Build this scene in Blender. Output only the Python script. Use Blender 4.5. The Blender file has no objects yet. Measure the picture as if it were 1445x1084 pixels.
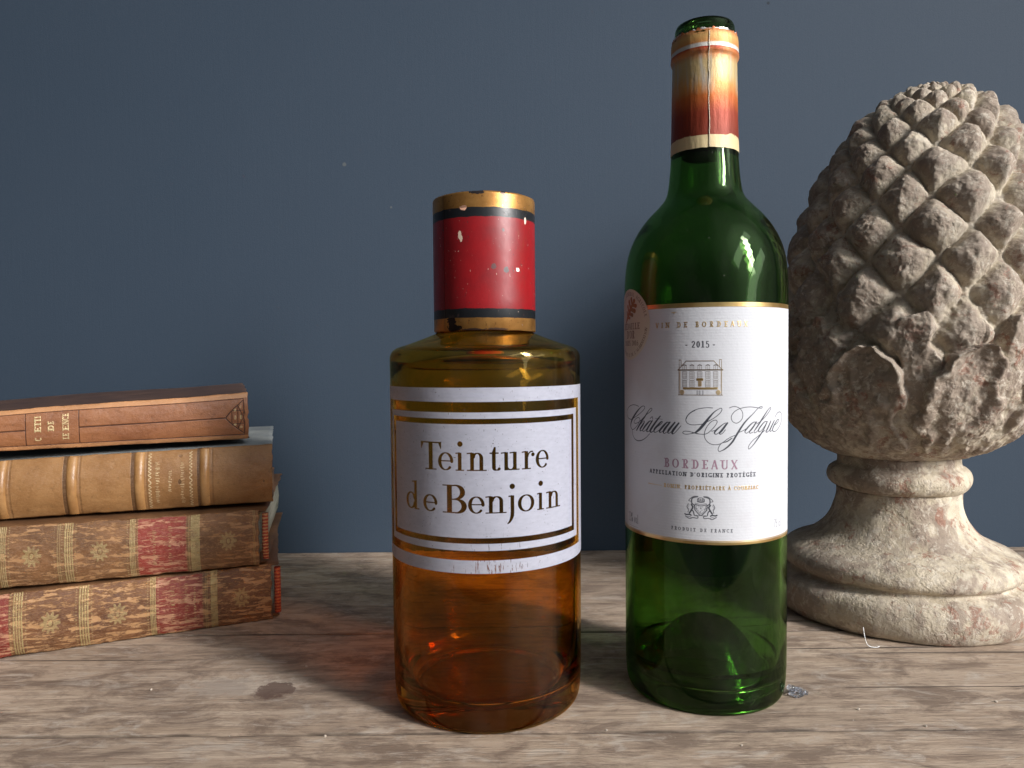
import bpy, bmesh, math, random
import numpy as np
from mathutils import Vector, Matrix
random.seed(7); RNG = np.random.default_rng(7)
sc = bpy.context.scene
col = sc.collection
R = math.radians

# ------------------------------------------------------------------ camera
cam_d = bpy.data.cameras.new('camera'); cam = bpy.data.objects.new('camera', cam_d); col.objects.link(cam)
cam_d.sensor_width = 36.0; cam_d.lens = 36.0*1038/1445; cam_d.clip_start = 0.01; cam_d.clip_end = 20
PITCH, ROLL = 0.0347, 0.0084
cam.matrix_world = (Matrix.Translation((0, 0, .1546)) @ Matrix.Rotation(math.pi/2 - PITCH, 4, 'X') @ Matrix.Rotation(-ROLL, 4, 'Z'))
sc.camera = cam

# ------------------------------------------------------------------ world: dim room light, brighter on the window side
world = bpy.data.worlds.new('World'); sc.world = world; world.use_nodes = True
wn = world.node_tree; wn.nodes.clear()
wo = wn.nodes.new('ShaderNodeOutputWorld'); wb = wn.nodes.new('ShaderNodeBackground')
wtc = wn.nodes.new('ShaderNodeTexCoord'); wdot = wn.nodes.new('ShaderNodeVectorMath'); wdot.operation = 'DOT_PRODUCT'
wdot.inputs[1].default_value = (.72, -.52, .46)
wr = wn.nodes.new('ShaderNodeValToRGB')
wr.color_ramp.elements[0].position = .30; wr.color_ramp.elements[0].color = (.21, .215, .235, 1)
wr.color_ramp.elements[1].position = .80; wr.color_ramp.elements[1].color = (.8, .85, .95, 1)
e_ = wr.color_ramp.elements.new(.93); e_.color = (3.6, 3.8, 4.0, 1)
e_ = wr.color_ramp.elements.new(.975); e_.color = (10, 10.5, 11, 1)
wm = wn.nodes.new('ShaderNodeMapRange'); wm.inputs[1].default_value = -1; wm.inputs[2].default_value = 1
wn.links.new(wtc.outputs['Generated'], wdot.inputs[0]); wn.links.new(wdot.outputs['Value'], wm.inputs[0])
wn.links.new(wm.outputs[0], wr.inputs[0]); wn.links.new(wr.outputs[0], wb.inputs[0])
wb.inputs[1].default_value = WORLD_STR = 0.135
wn.links.new(wb.outputs[0], wo.inputs[0])

# ------------------------------------------------------------------ the window's daylight: panes with glazing bars between them
WIN_DIR = Vector((.80, -.60, 0)).normalized(); WIN_DIST = 2.8; WIN_ELEV = R(27.5)
wc = Vector((.03, .36, .10)) + WIN_DIR*WIN_DIST*math.cos(WIN_ELEV) + Vector((0, 0, WIN_DIST*math.sin(WIN_ELEV)))
aim = (Vector((-.03, .44, .10)) - wc); aim.normalize()
q = aim.to_track_quat('-Z', 'Z'); right = q @ Vector((1, 0, 0))
PW, PH = .25, .33
for i in range(2):
    for j in range(6):
        ld = bpy.data.lights.new('window_pane_light', 'AREA'); ld.shape = 'RECTANGLE'
        ld.size = PW - .03; ld.size_y = PH - .03
        ld.energy = .76; ld.color = (1.0, .97, .94); ld.spread = R(36)
        lo = bpy.data.objects.new('window_pane_light', ld); col.objects.link(lo)
        lo.rotation_mode = 'QUATERNION'; lo.rotation_quaternion = q
        lo.location = wc + right*((i-.5)*PW) + Vector((0, 0, (j-3.1)*PH))
        ld.cycles.is_caustics_light = True
for s_ in (-1, 1):                      # added soft lamps flanking the window, for broad reflections in the glass
    ld = bpy.data.lights.new('added_side_light', 'AREA'); ld.shape = 'RECTANGLE'; ld.size = .42; ld.size_y = 1.9; ld.energy = 8.0; ld.color = (.93, .97, 1.0)
    lo = bpy.data.objects.new('added_side_light', ld); col.objects.link(lo); lo.rotation_mode = 'QUATERNION'; lo.rotation_quaternion = q
    lo.location = wc + right*(s_*.56) + Vector((0, 0, -.3))
sc.view_settings.view_transform = 'Standard'; sc.view_settings.look = 'None'
sc.view_settings.exposure = 0.0; sc.view_settings.gamma = 1.0; sc.view_settings.use_curve_mapping = False
cy = sc.cycles
cy.max_bounces = 20; cy.transmission_bounces = 16; cy.glossy_bounces = 6; cy.diffuse_bounces = 4; cy.transparent_max_bounces = 16
cy.use_denoising = True; cy.blur_glossy = 0.3; cy.sample_clamp_indirect = 6.0
cy.caustics_reflective = True; cy.caustics_refractive = True

# ------------------------------------------------------------------ helpers
MM = .001
def link(o, parent=None):
    col.objects.link(o)
    if parent: o.parent = parent
    return o
def thing(name, label, cat, group=None):
    o = link(bpy.data.objects.new(name, None)); o.empty_display_size = .02
    o['label'] = label; o['category'] = cat
    if group: o['group'] = group
    return o
def mesh(name, verts, faces, mat, parent=None, smooth=True, uv=None, mm=True):
    v = np.asarray(verts, float)*(MM if mm else 1)
    me = bpy.data.meshes.new(name); me.from_pydata(v.tolist(), [], [list(map(int, f)) for f in faces])
    if smooth: me.polygons.foreach_set('use_smooth', [True]*len(me.polygons))
    if uv is not None:
        ul = me.uv_layers.new(name='UVMap'); idx = np.empty(len(me.loops), int); me.loops.foreach_get('vertex_index', idx)
        ul.data.foreach_set('uv', np.asarray(uv, float)[idx].ravel())
    me.materials.append(mat); me.update()
    o = bpy.data.objects.new(name, me); return link(o, parent)
def gridfaces(nu, nv, wrap=False, flip=False):
    m = nu if wrap else nu-1
    i, j = np.meshgrid(np.arange(m), np.arange(nv-1), indexing='ij'); i = i.ravel(); j = j.ravel(); k = (i+1) % nu
    f = np.stack([i*nv+j, k*nv+j, k*nv+j+1, i*nv+j+1], 1)
    return f[:, ::-1] if flip else f
def lathe(name, prof, mat, parent, cx, cyy, n=96, lean=(0, 0), jitter=None):
    """closed or open profile of (r, z) turned about a vertical axis, mm"""
    P = np.array(prof, float); m = len(P)
    V = []; 
    for k in range(n):
        a = 2*math.pi*k/n
        r = P[:, 0].copy(); z = P[:, 1].copy()
        if jitter: r, z = jitter(a, r, z)
        V.append(np.stack([cx+lean[0]*z+r*np.sin(a), cyy+lean[1]*z-r*np.cos(a), z], 1))
    V = np.concatenate(V)
    return mesh(name, V, gridfaces(n, m, wrap=True), mat, parent)
def smoothprof(pts, n=4):
    """Catmull-Rom through the points"""
    P = np.array(pts, float); Q = np.vstack([2*P[0]-P[1], P, 2*P[-1]-P[-2]]); out = []
    for i in range(len(P)-1):
        p0, p1, p2, p3 = Q[i:i+4]
        for t in np.arange(n)/n:
            out.append(.5*((2*p1)+(-p0+p2)*t+(2*p0-5*p1+4*p2-p3)*t*t+(-p0+3*p1-3*p2+p3)*t**3))
    out.append(P[-1]); return np.array(out)
def hsh(ix, iy, iz, seed):
    n = (ix*374761393 + iy*668265263 + iz*2147483647 + seed*974634777) & 0xffffffff
    n = ((n ^ (n >> 13))*1274126177) & 0xffffffff
    return ((n ^ (n >> 16)) & 0xffff)/65535.0
def vnoise(p, seed=0):
    p = np.asarray(p, float); i = np.floor(p).astype(np.int64); f = p-i; f = f*f*f*(f*(f*6-15)+10)
    x, y, z = i.T; fx, fy, fz = f.T; r = 0
    for dx in (0, 1):
        for dy in (0, 1):
            for dz in (0, 1):
                r = r+hsh(x+dx, y+dy, z+dz, seed)*(fx if dx else 1-fx)*(fy if dy else 1-fy)*(fz if dz else 1-fz)
    return r*2-1
def fbm(p, oct=4, seed=0):
    s = 0; a = 1; t = 0
    for k in range(oct): s = s+a*vnoise(np.asarray(p)*2**k, seed+k); t += a; a *= .5
    return s/t

# ------------------------------------------------------------------ material building
class NT:
    def __init__(s, name):
        s.m = bpy.data.materials.new(name); s.m.use_nodes = True; s.t = s.m.node_tree; s.t.nodes.clear()
        s.out = s.t.nodes.new('ShaderNodeOutputMaterial'); s.tc = None
    def n(s, typ, **kw):
        o = s.t.nodes.new('ShaderNode'+typ)
        for k, v in kw.items():
            if k.startswith('_'): setattr(o, k[1:], v)
            else: s.set(o, k.replace('__', ' '), v)
        return o
    def set(s, o, k, v):
        i = o.inputs[int(k[1:])] if (k[0] == 'i' and k[1:].isdigit()) else o.inputs[k]
        if isinstance(v, bpy.types.NodeSocket): s.t.links.new(v, i)
        elif isinstance(v, bpy.types.Node): s.t.links.new(v.outputs[0], i)
        else:
            if i.type == 'RGBA' and len(v) == 3: v = (*v, 1)
            i.default_value = v
    def coord(s, kind='Object', scale=(1, 1, 1), rot=(0, 0, 0), loc=(0, 0, 0)):
        if s.tc is None: s.tc = s.t.nodes.new('ShaderNodeTexCoord')
        mp = s.n('Mapping', i0=s.tc.outputs[kind], i1=loc, i2=rot, i3=scale); return mp.outputs[0]
    def noise(s, vec, scale, detail=4, rough=.55, dist=0):
        return s.n('TexNoise', Vector=vec, Scale=scale, Detail=detail, Roughness=rough, Distortion=dist).outputs[0]
    def ramp(s, fac, stops):
        r = s.t.nodes.new('ShaderNodeValToRGB'); s.set(r, 'Fac', fac); e = r.color_ramp.elements
        while len(e) < len(stops): e.new(.5)
        for x, (p, c) in zip(e, stops):
            x.position = p; x.color = (c, c, c, 1) if isinstance(c, (int, float)) else (*c, 1)
        return r.outputs[0]
    def mix(s, fac, a, b, mode='MIX'):
        o = s.t.nodes.new('ShaderNodeMix'); o.data_type = 'RGBA'; o.blend_type = mode
        s.set(o, 'i0', fac); s.set(o, 'i6', a); s.set(o, 'i7', b); return o.outputs[2]
    def math(s, op, a, b=0, c=0, clamp=False):
        o = s.t.nodes.new('ShaderNodeMath'); o.operation = op; o.use_clamp = clamp
        s.set(o, 'i0', a); s.set(o, 'i1', b)
        if op in ('MULTIPLY_ADD', 'SMOOTH_MIN'): s.set(o, 'i2', c)
        return o.outputs[0]
    def bump(s, h, strength=.3, dist=.001, normal=None):
        o = s.n('Bump', Strength=strength, Distance=dist, Height=h)
        if normal is not None: s.set(o, 'Normal', normal)
        return o.outputs[0]
    def bsdf(s, **kw):
        b = s.n('BsdfPrincipled', **kw); s.t.links.new(b.outputs[0], s.out.inputs[0]); return b
    def sep(s, v):
        o = s.n('SeparateXYZ', i0=v); return o.outputs
def image(name, arr):
    """arr: h x w x 3or4 float, row 0 at the top; computed in this script"""
    h, w = arr.shape[:2]; a = np.ones((h, w, 4), np.float32); a[:, :, :arr.shape[2]] = arr
    im = bpy.data.images.new(name, w, h, alpha=False, float_buffer=False); im.colorspace_settings.name = 'Non-Color'
    im.pixels.foreach_set(np.ascontiguousarray(a[::-1]).ravel()); im.update(); im.pack(); return im
def imgnode(T, im):
    o = T.t.nodes.new('ShaderNodeTexImage'); o.image = im; o.interpolation = 'Cubic'; o.extension = 'EXTEND'
    if T.tc is None: T.tc = T.t.nodes.new('ShaderNodeTexCoord')
    T.t.links.new(T.tc.outputs['UV'], o.inputs[0]); s = T.n('SeparateColor', i0=o.outputs[0]); return s.outputs

# ------------------------------------------------------------------ lettering: strokes drawn into numeric masks
class Canvas:
    def __init__(s, w, h, ppm):
        s.w, s.h, s.p = w, h, ppm; s.W, s.H = int(w*ppm), int(h*ppm); s.a = np.zeros((s.H, s.W), np.float32)
    def _win(s, x0, y0, x1, y1):
        a = max(0, int(x0*s.p)-2); b = min(s.W, int(x1*s.p)+3); c = max(0, int(y0*s.p)-2); d = min(s.H, int(y1*s.p)+3)
        if a >= b or c >= d: return None
        X, Y = np.meshgrid((np.arange(a, b)+.5)/s.p, (np.arange(c, d)+.5)/s.p); return a, b, c, d, X, Y
    def _put(s, win, dist, v):
        a, b, c, d = win[:4]; al = np.clip(.5-dist*s.p, 0, 1)
        t = s.a[c:d, a:b]
        if v >= 0: s.a[c:d, a:b] = np.maximum(t, al*v)
        else: s.a[c:d, a:b] = t*(1-al)
    def cap(s, x0, y0, x1, y1, w0, w1=None, v=1):
        w1 = w0 if w1 is None else w1; m = max(w0, w1)
        win = s._win(min(x0, x1)-m, min(y0, y1)-m, max(x0, x1)+m, max(y0, y1)+m)
        if win is None: return
        X, Y = win[4:]; dx, dy = x1-x0, y1-y0; L = dx*dx+dy*dy+1e-12
        t = np.clip(((X-x0)*dx+(Y-y0)*dy)/L, 0, 1); s._put(win, np.hypot(X-x0-t*dx, Y-y0-t*dy)-(w0+(w1-w0)*t)/2, v)
    def line(s, x0, y0, x1, y1, w, w1=None, v=1):
        """butt-ended, may taper"""
        w1 = w if w1 is None else w1; m = max(w, w1)
        win = s._win(min(x0, x1)-m, min(y0, y1)-m, max(x0, x1)+m, max(y0, y1)+m)
        if win is None: return
        X, Y = win[4:]; dx, dy = x1-x0, y1-y0; L = math.hypot(dx, dy)+1e-9
        t = ((X-x0)*dx+(Y-y0)*dy)/L; n = np.abs((X-x0)*dy-(Y-y0)*dx)/L
        s._put(win, np.maximum(np.maximum(-t, t-L), n-(w+(w1-w)*np.clip(t/L, 0, 1))/2), v)
    def rect(s, x0, y0, x1, y1, v=1): s.line((x0+x1)/2, y0, (x0+x1)/2, y1, abs(x1-x0), v=v)
    def box(s, x0, y0, x1, y1, w, v=1):
        for a, b, c, d in ((x0, y0, x1, y0), (x0, y1, x1, y1), (x0, y0, x0, y1), (x1, y0, x1, y1)): s.cap(a, b, c, d, w, v=v)
    def disc(s, x, y, d, v=1): s.cap(x, y, x, y, d, v=v)
    def arc(s, cx, cy, rx, ry, a0, a1, wt, wn, v=1, n=26, tilt=0):
        A = np.radians(np.linspace(a0, a1, n)); P = [(cx+rx*math.cos(a), cy-ry*math.sin(a), wn+(wt-wn)*abs(math.cos(a-tilt))**1.6) for a in A]
        for p, q in zip(P, P[1:]): s.cap(p[0], p[1], q[0], q[1], p[2], q[2], v=v)
    def spline(s, pts, k=1, v=1, ox=0, oy=0, n=7):
        P = smoothprof(pts, n)
        for p, q in zip(P, P[1:]): s.cap(p[0]+ox, p[1]+oy, q[0]+ox, q[1]+oy, p[2]*k, q[2]*k, v=v)
    # one glyph, x from x0 to x0+w, baseline yb (y grows downwards), cap height H, stem S, hairline T, x-height xh
    def glyph(s, ch, x0, w, yb, H, S, T, xh=None, v=1):
        xh = xh or .62*H; x1 = x0+w; X = lambda a: x0+w*a; Y = lambda b: yb-b*H; h2 = S/2; sf = min(S*.9, w*.22)
        Ln = lambda a, b, c, d, wd, w1=None: s.line(a, b, c, d, wd, w1, v=v)
        def stem(x, b=0, t=1, serif=3, wd=None):
            wd = wd or S; Ln(x, Y(b), x, Y(t), wd)
            if serif & 1: Ln(x-wd/2-sf, Y(b)-T/2, x+wd/2+sf, Y(b)-T/2, T)
            if serif & 2: Ln(x-wd/2-sf, Y(t)+T/2, x+wd/2+sf, Y(t)+T/2, T)
        A = lambda *a, **k: s.arc(*a, v=v, **k)
        b, e = Y(0), Y(1); m = (b+e)/2
        if ch in 'ÉÈÀ':
            s.cap(X(.62 if ch == 'É' else .4), Y(1.28), X(.48 if ch == 'É' else .55), Y(1.12), S*.5, T, v=v); ch = {'É': 'E', 'È': 'E', 'À': 'A'}[ch]
        if ch == 'A':
            Ln(X(.12), b, X(.5), e, T*1.3); Ln(X(.86), b, X(.5), e, S); Ln(X(.24), Y(.35), X(.75), Y(.35), T)
            Ln(x0, b-T/2, X(.26), b-T/2, T); Ln(X(.7), b-T/2, x1, b-T/2, T)
        elif ch in 'BPRDEFLI':
            sx = x0+sf+h2 if ch != 'I' else X(.5); stem(sx)
            if ch in 'BPR':
                r = (.27, .25) if ch == 'B' else (.27, 0); cyu = Y(.745)
                Ln(sx, e+T/2, X(.5), e+T/2, T); Ln(sx, Y(.49), X(.55), Y(.49), T)
                A(X(.5), Y(.745), X(.94)-X(.5)-h2, .245*H, -90, 90, S*.95, T)
                if ch == 'B':
                    Ln(sx, b-T/2, X(.5), b-T/2, T); A(X(.53), Y(.25), x1-X(.53)-h2, .24*H, -90, 90, S, T)
                if ch == 'R': Ln(X(.5), Y(.49), X(.9), b, S*.7, S); Ln(X(.8), b-T/2, x1, b-T/2, T)
            elif ch == 'D':
                Ln(sx, e+T/2, X(.45), e+T/2, T); Ln(sx, b-T/2, X(.45), b-T/2, T); A(X(.45), m, x1-X(.45)-h2, H/2-T/2, -90, 90, S, T)
            elif ch != 'I':
                Ln(sx, b-T/2 if ch != 'F' else b, x1 if ch != 'F' else sx+.01, b-T/2 if ch != 'F' else b-.01, T)
                if ch != 'F': Ln(x1-T, b, x1-T*.3, Y(.26), T*2, T*.8)
                if ch in 'EF':
                    Ln(sx, e+T/2, X(.95), e+T/2, T); Ln(X(.93), e, X(.95), Y(.78), T*2, T*.8); Ln(sx, Y(.51), X(.72), Y(.51), T); Ln(X(.72), Y(.61), X(.72), Y(.41), T)
        elif ch in 'CG':
            A(X(.54), m, w*.54-h2, H/2-T/2, 50, 305, S, T); Ln(X(.92), e, X(.92), Y(.72), T*1.6, T*.6)
            if ch == 'G': stem(X(.88), 0, .42, 2)
            else: Ln(X(.92), b, X(.93), Y(.2), T, T*.7)
        elif ch in 'O0Q':
            A(X(.5), m, w/2-h2, H/2-T/2, 0, 360, S, T, n=44)
        elif ch == 'M':
            stem(X(.14), wd=T*1.3); stem(X(.84)); Ln(X(.16), e, X(.5), b, S*.9, S*.7); Ln(X(.5), b, X(.82), e, T)
        elif ch == 'N':
            stem(X(.16), wd=T*1.3); stem(X(.86), wd=T*1.3, serif=2); Ln(X(.14), e, X(.86), b, S)
        elif ch == 'T':
            stem(X(.5), serif=1); Ln(x0, e+T/2, x1, e+T/2, T*1.2)
            for sgn, xx in ((1, x0), (-1, x1)):
                Ln(xx+sgn*S*.35, e, xx+sgn*T*.3, Y(.75), S*.8, T*.5)
        elif ch == 'U':
            Ln(X(.2), e, X(.2), Y(.3), S); Ln(X(.84), e, X(.84), Y(.3), T*1.3); A(X(.52), Y(.3), w*.32, .3*H-T/2, 180, 360, S*.8, T*1.2)
            Ln(X(.2)-h2-sf, e+T/2, X(.2)+h2+sf, e+T/2, T); Ln(X(.68), e+T/2, x1, e+T/2, T)
        elif ch in 'VX':
            if ch == 'V': Ln(X(.14), e, X(.52), b, S); Ln(X(.88), e, X(.52), b, T*1.2)
            else: Ln(X(.12), e, X(.86), b, S); Ln(X(.86), e, X(.14), b, T*1.2); Ln(x0, b-T/2, X(.3), b-T/2, T); Ln(X(.7), b-T/2, x1, b-T/2, T)
            Ln(x0, e+T/2, X(.32), e+T/2, T); Ln(X(.7), e+T/2, x1, e+T/2, T)
        elif ch == 'S':
            A(X(.5), Y(.745), w*.36, .24*H, 50, 270, S*.8, T); A(X(.5), Y(.255), w*.38, .24*H, -130, 90, S*.8, T)
        elif ch == '1': stem(X(.5), serif=1); Ln(X(.5), e, X(.2), Y(.82), T*1.3)
        elif ch == '2':
            A(X(.5), Y(.7), w*.34, .28*H, -25, 160, S*.8, T); Ln(X(.8), Y(.6), X(.14), Y(.03), T*1.5); Ln(X(.1), b-S*.3, X(.95), b-S*.3, S*.6)
        elif ch == '5':
            Ln(X(.25), e+S*.25, X(.85), e+S*.25, S*.5); Ln(X(.27), e, X(.22), Y(.55), T*1.2); A(X(.45), Y(.3), w*.38, .29*H, -140, 120, S*.8, T)
        elif ch == '6':
            A(X(.5), Y(.3), w*.36, .29*H, 0, 360, S*.75, T); A(X(.75), Y(.32), w*.62, .66*H, 100, 180, S*.6, T)
        elif ch == '7': Ln(X(.1), e+S*.25, X(.92), e+S*.25, S*.5); Ln(X(.88), e, X(.4), b, T*1.2, S*.8)
        elif ch == '3': A(X(.45), Y(.75), w*.33, .24*H, -90, 150, S*.7, T); A(X(.45), Y(.26), w*.37, .25*H, -150, 90, S*.8, T)
        elif ch == '%':
            s.cap(X(.85), e, X(.15), b, T, v=v); A(X(.24), Y(.75), w*.16, .2*H, 0, 360, T*1.5, T); A(X(.76), Y(.25), w*.16, .2*H, 0, 360, T*1.5, T)
        elif ch == '-': Ln(X(.1), Y(.4), X(.9), Y(.4), T*1.8)
        elif ch == ',': s.cap(X(.5), Y(.03), X(.35), Y(-.16), S*.6, T, v=v)
        elif ch == "'": s.cap(X(.5), Y(.98), X(.4), Y(.75), S*.6, T, v=v)
        elif ch == '.': s.disc(X(.5), Y(.06), S, v=v)
        # lower case
        elif ch == 'e':
            yc = yb-xh/2; ry = xh/2-T/2
            A(X(.5), yc, w*.5-h2*.9, ry, 38, 315, S, T); A(X(.5), yc, w*.5-h2*.8, ry, 0, 70, S*.85, T)
            Ln(X(.12), yc-ry*.05, X(.97), yc-ry*.05, T)
        elif ch in 'inur':
            yx = yb-xh; sx = x0+sf*.9+h2
            if ch == 'i': sx = X(.5)
            Ln(sx, yb, sx, yx, S); Ln(sx-h2-sf, yx+T*.7, sx, yx+T*.2, T*1.1)
            if ch != 'u': Ln(sx-h2-sf, yb-T/2, sx+h2+sf, yb-T/2, T)
            if ch == 'i': s.disc(sx+S*.1, yb-H*.95, S*1.45, v=v)
            if ch == 'n':
                s2 = x1-sf*.9-h2; Ln(s2, yb, s2, yx+xh*.3, S); Ln(s2-h2-sf, yb-T/2, s2+h2+sf, yb-T/2, T)
                A((sx+s2)/2+h2*.3, yx+xh*.3, (s2-sx)/2-h2*.3, xh*.3-T/2, 0, 165, S*.95, T)
            if ch == 'u':
                s2 = x1-sf*.9-h2; Ln(s2, yb, s2, yx, S); Ln(s2, yb-T/2, x1, yb-T/2, T); Ln(s2-h2-sf, yx+T*.7, s2, yx+T*.2, T*1.1)
                A((sx+s2)/2, yb-xh*.28, (s2-sx)/2, xh*.28-T/2, 180, 340, S*.9, T)
            if ch == 'r':
                A(X(.78), yx+xh*.33, w*.33, xh*.3, 80, 175, T*1.2, T*1.1); s.disc(x1-S*.5, yx+xh*.2, S*1.05, v=v)
        elif ch == 't':
            sx = X(.42); Ln(sx, yb-xh*.15, sx, yb-xh*1.02, S); Ln(sx, yb-xh, sx+h2*.6, yb-xh*1.3, S, S*.5)
            Ln(x0, yb-xh+T/2, X(.9), yb-xh+T/2, T*1.2); A(X(.7), yb-xh*.16, w*.28, xh*.16-T/2, 185, 330, S*.9, T)
        elif ch == 'd':
            sx = x1-sf-h2; Ln(sx, yb, sx, yb-H, S); Ln(sx-h2-sf, yb-H+T, sx+h2*1.1, yb-H+T*.2, T*1.1); Ln(sx-h2, yb-T/2, x1, yb-T/2, T)
            A((x0+sx)/2, yb-xh/2, (sx-x0)/2-h2*.6, xh/2-T/2, 20, 340, S, T)
        elif ch == 'j':
            sx = X(.62); yx = yb-xh; Ln(sx, yb, sx, yx, S); Ln(sx-h2-sf, yx+T*.7, sx, yx+T*.2, T*1.1)
            s.disc(sx, yb-H*.93, S*1.45, v=v); P = [(sx, yb-.1, S), (sx-.02*H, yb+.14*H, S*.95), (sx-.09*H, yb+.3*H, S*.6), (sx-.17*H, yb+.38*H, T)]
            s.spline(P, v=v)
        elif ch == 'o': A(X(.5), yb-xh/2, w/2-h2, xh/2-T/2, 0, 360, S, T, n=44)
        elif ch == 'l': Ln(X(.5), yb, X(.5), yb-H, S); Ln(X(.5)-h2-sf, yb-T/2, X(.5)+h2+sf, yb-T/2, T)
        elif ch == 'v': Ln(X(.1), yb-xh, X(.5), yb, S); Ln(X(.9), yb-xh, X(.5), yb, T*1.2)
        elif ch == 'c': A(X(.55), yb-xh/2, w*.45-h2, xh/2-T/2, 45, 315, S, T)
    WID = dict(zip("ABCDEFGILMNOPRTUVXSÉÈÀ0125673%-,'.eioltvcdnurj ", [.74, .66, .7, .78, .64, .6, .76, .38, .62, .92, .78, .8, .62, .7, .7, .74, .74, .74, .5, .64, .64, .74, .56, .5, .54, .54, .54, .54, .54, .8, .4, .25, .25, .25, .45, .32, .5, .3, .35, .5, .45, .52, .56, .56, .42, .32, .36]))
    def text(s, txt, x0, x1, yb, H, S=.2, T=.09, base2=None, v=1, fade=None):
        """set txt between x0 and x1; spacing fills the line"""
        tot = sum(s.WID[c] for c in txt)*H; gap = ((x1-x0)-tot)/max(1, len(txt)-1); x = x0; k = 1.0
        if gap < .04*H: k = (x1-x0-.06*H*(len(txt)-1))/tot; gap = .06*H
        for i, c in enumerate(txt):
            w = s.WID[c]*H*k; y = yb if base2 is None else yb+(base2-yb)*(x-x0)/(x1-x0)
            if c != ' ': s.glyph(c, x, w, y, H, S*H*k, T*H, v=v if fade is None else fade(i/len(txt)))
            x += w+gap
    def ringtext(s, txt, cx, cy, r, a0, a1, H, v=1):
        """letters round a circle, a0..a1 clockwise from the top in degrees, drawn through a small tile"""
        for i, c in enumerate(txt):
            if c == ' ': continue
            a = R(a0+(a1-a0)*(i+.5)/len(txt)); t = Canvas(H*1.2, H*1.4, s.p*2); t.glyph(c, H*.6-s.WID[c]*H/2, s.WID[c]*H, H*1.2, H, .2*H, .07*H)
            n = int(H*1.6*s.p)
            gx = cx+r*math.sin(a); gy = cy-r*math.cos(a)
            win = s._win(gx-H, gy-H, gx+H, gy+H)
            if win is None: continue
            A, B, C, D, X, Y = win; u = (X-gx)*math.cos(a)+(Y-gy)*math.sin(a)+H*.6; w_ = -(X-gx)*math.sin(a)+(Y-gy)*math.cos(a)+H*.7
            iu = (u*t.p).astype(int); iw = (w_*t.p).astype(int); ok = (iu >= 0) & (iu < t.W) & (iw >= 0) & (iw < t.H)
            val = np.where(ok, t.a[np.clip(iw, 0, t.H-1), np.clip(iu, 0, t.W-1)], 0)
            s.a[C:D, A:B] = np.maximum(s.a[C:D, A:B], val*v)
# ------------------------------------------------------------------ materials
def wall_mat():
    T = NT('blue_grey_wall_paint'); c = T.coord(scale=(1, 1, 1))
    big = T.noise(c, 2.2, 3); brush = T.noise(T.coord(scale=(60, 1, 3.2)), 8, 4, .6); fine = T.noise(c, 1100, 3, .75); blot = T.noise(c, 34, 5, .6)
    base = T.mix(T.ramp(big, [(.35, 0), (.65, 1)]), (.040, .059, .086), (.048, .067, .095))
    base = T.mix(T.math('MULTIPLY', T.ramp(T.noise(T.coord(scale=(1, 1, .6)), 90, 6, .75, .6), [(.56, 0), (.74, 1)]), .35), base, (.054, .078, .108))
    sp = T.ramp(fine, [(.3, 0), (.7, 1)])
    base = T.mix(T.math('MULTIPLY', sp, .65), base, (.031, .053, .084))
    for x_, z_, r_ in ((.2035, .4315, .0012), (-.0945, .275, .0009), (-.131, .309, .0016)):
        dd_ = T.n('VectorMath', _operation='LENGTH', i0=T.coord(loc=(-x_, -.587, -z_))).outputs['Value']
        base = T.mix(T.math('MULTIPLY', T.ramp(T.math('MULTIPLY', dd_, 1/r_/2), [(.35, 1), (.6, 0)]), .7), base, (.012, .014, .018) if r_ == .0012 else (.12, .13, .13))
    h = T.math('ADD', T.math('MULTIPLY', brush, .45), T.math('MULTIPLY', fine, .9))
    h = T.math('ADD', h, T.math('MULTIPLY', blot, .25))
    b = T.bsdf(Base__Color=base, Roughness=.72, Specular__IOR__Level=.3, Normal=T.bump(h, .16, .0008))
    return T.m
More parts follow.
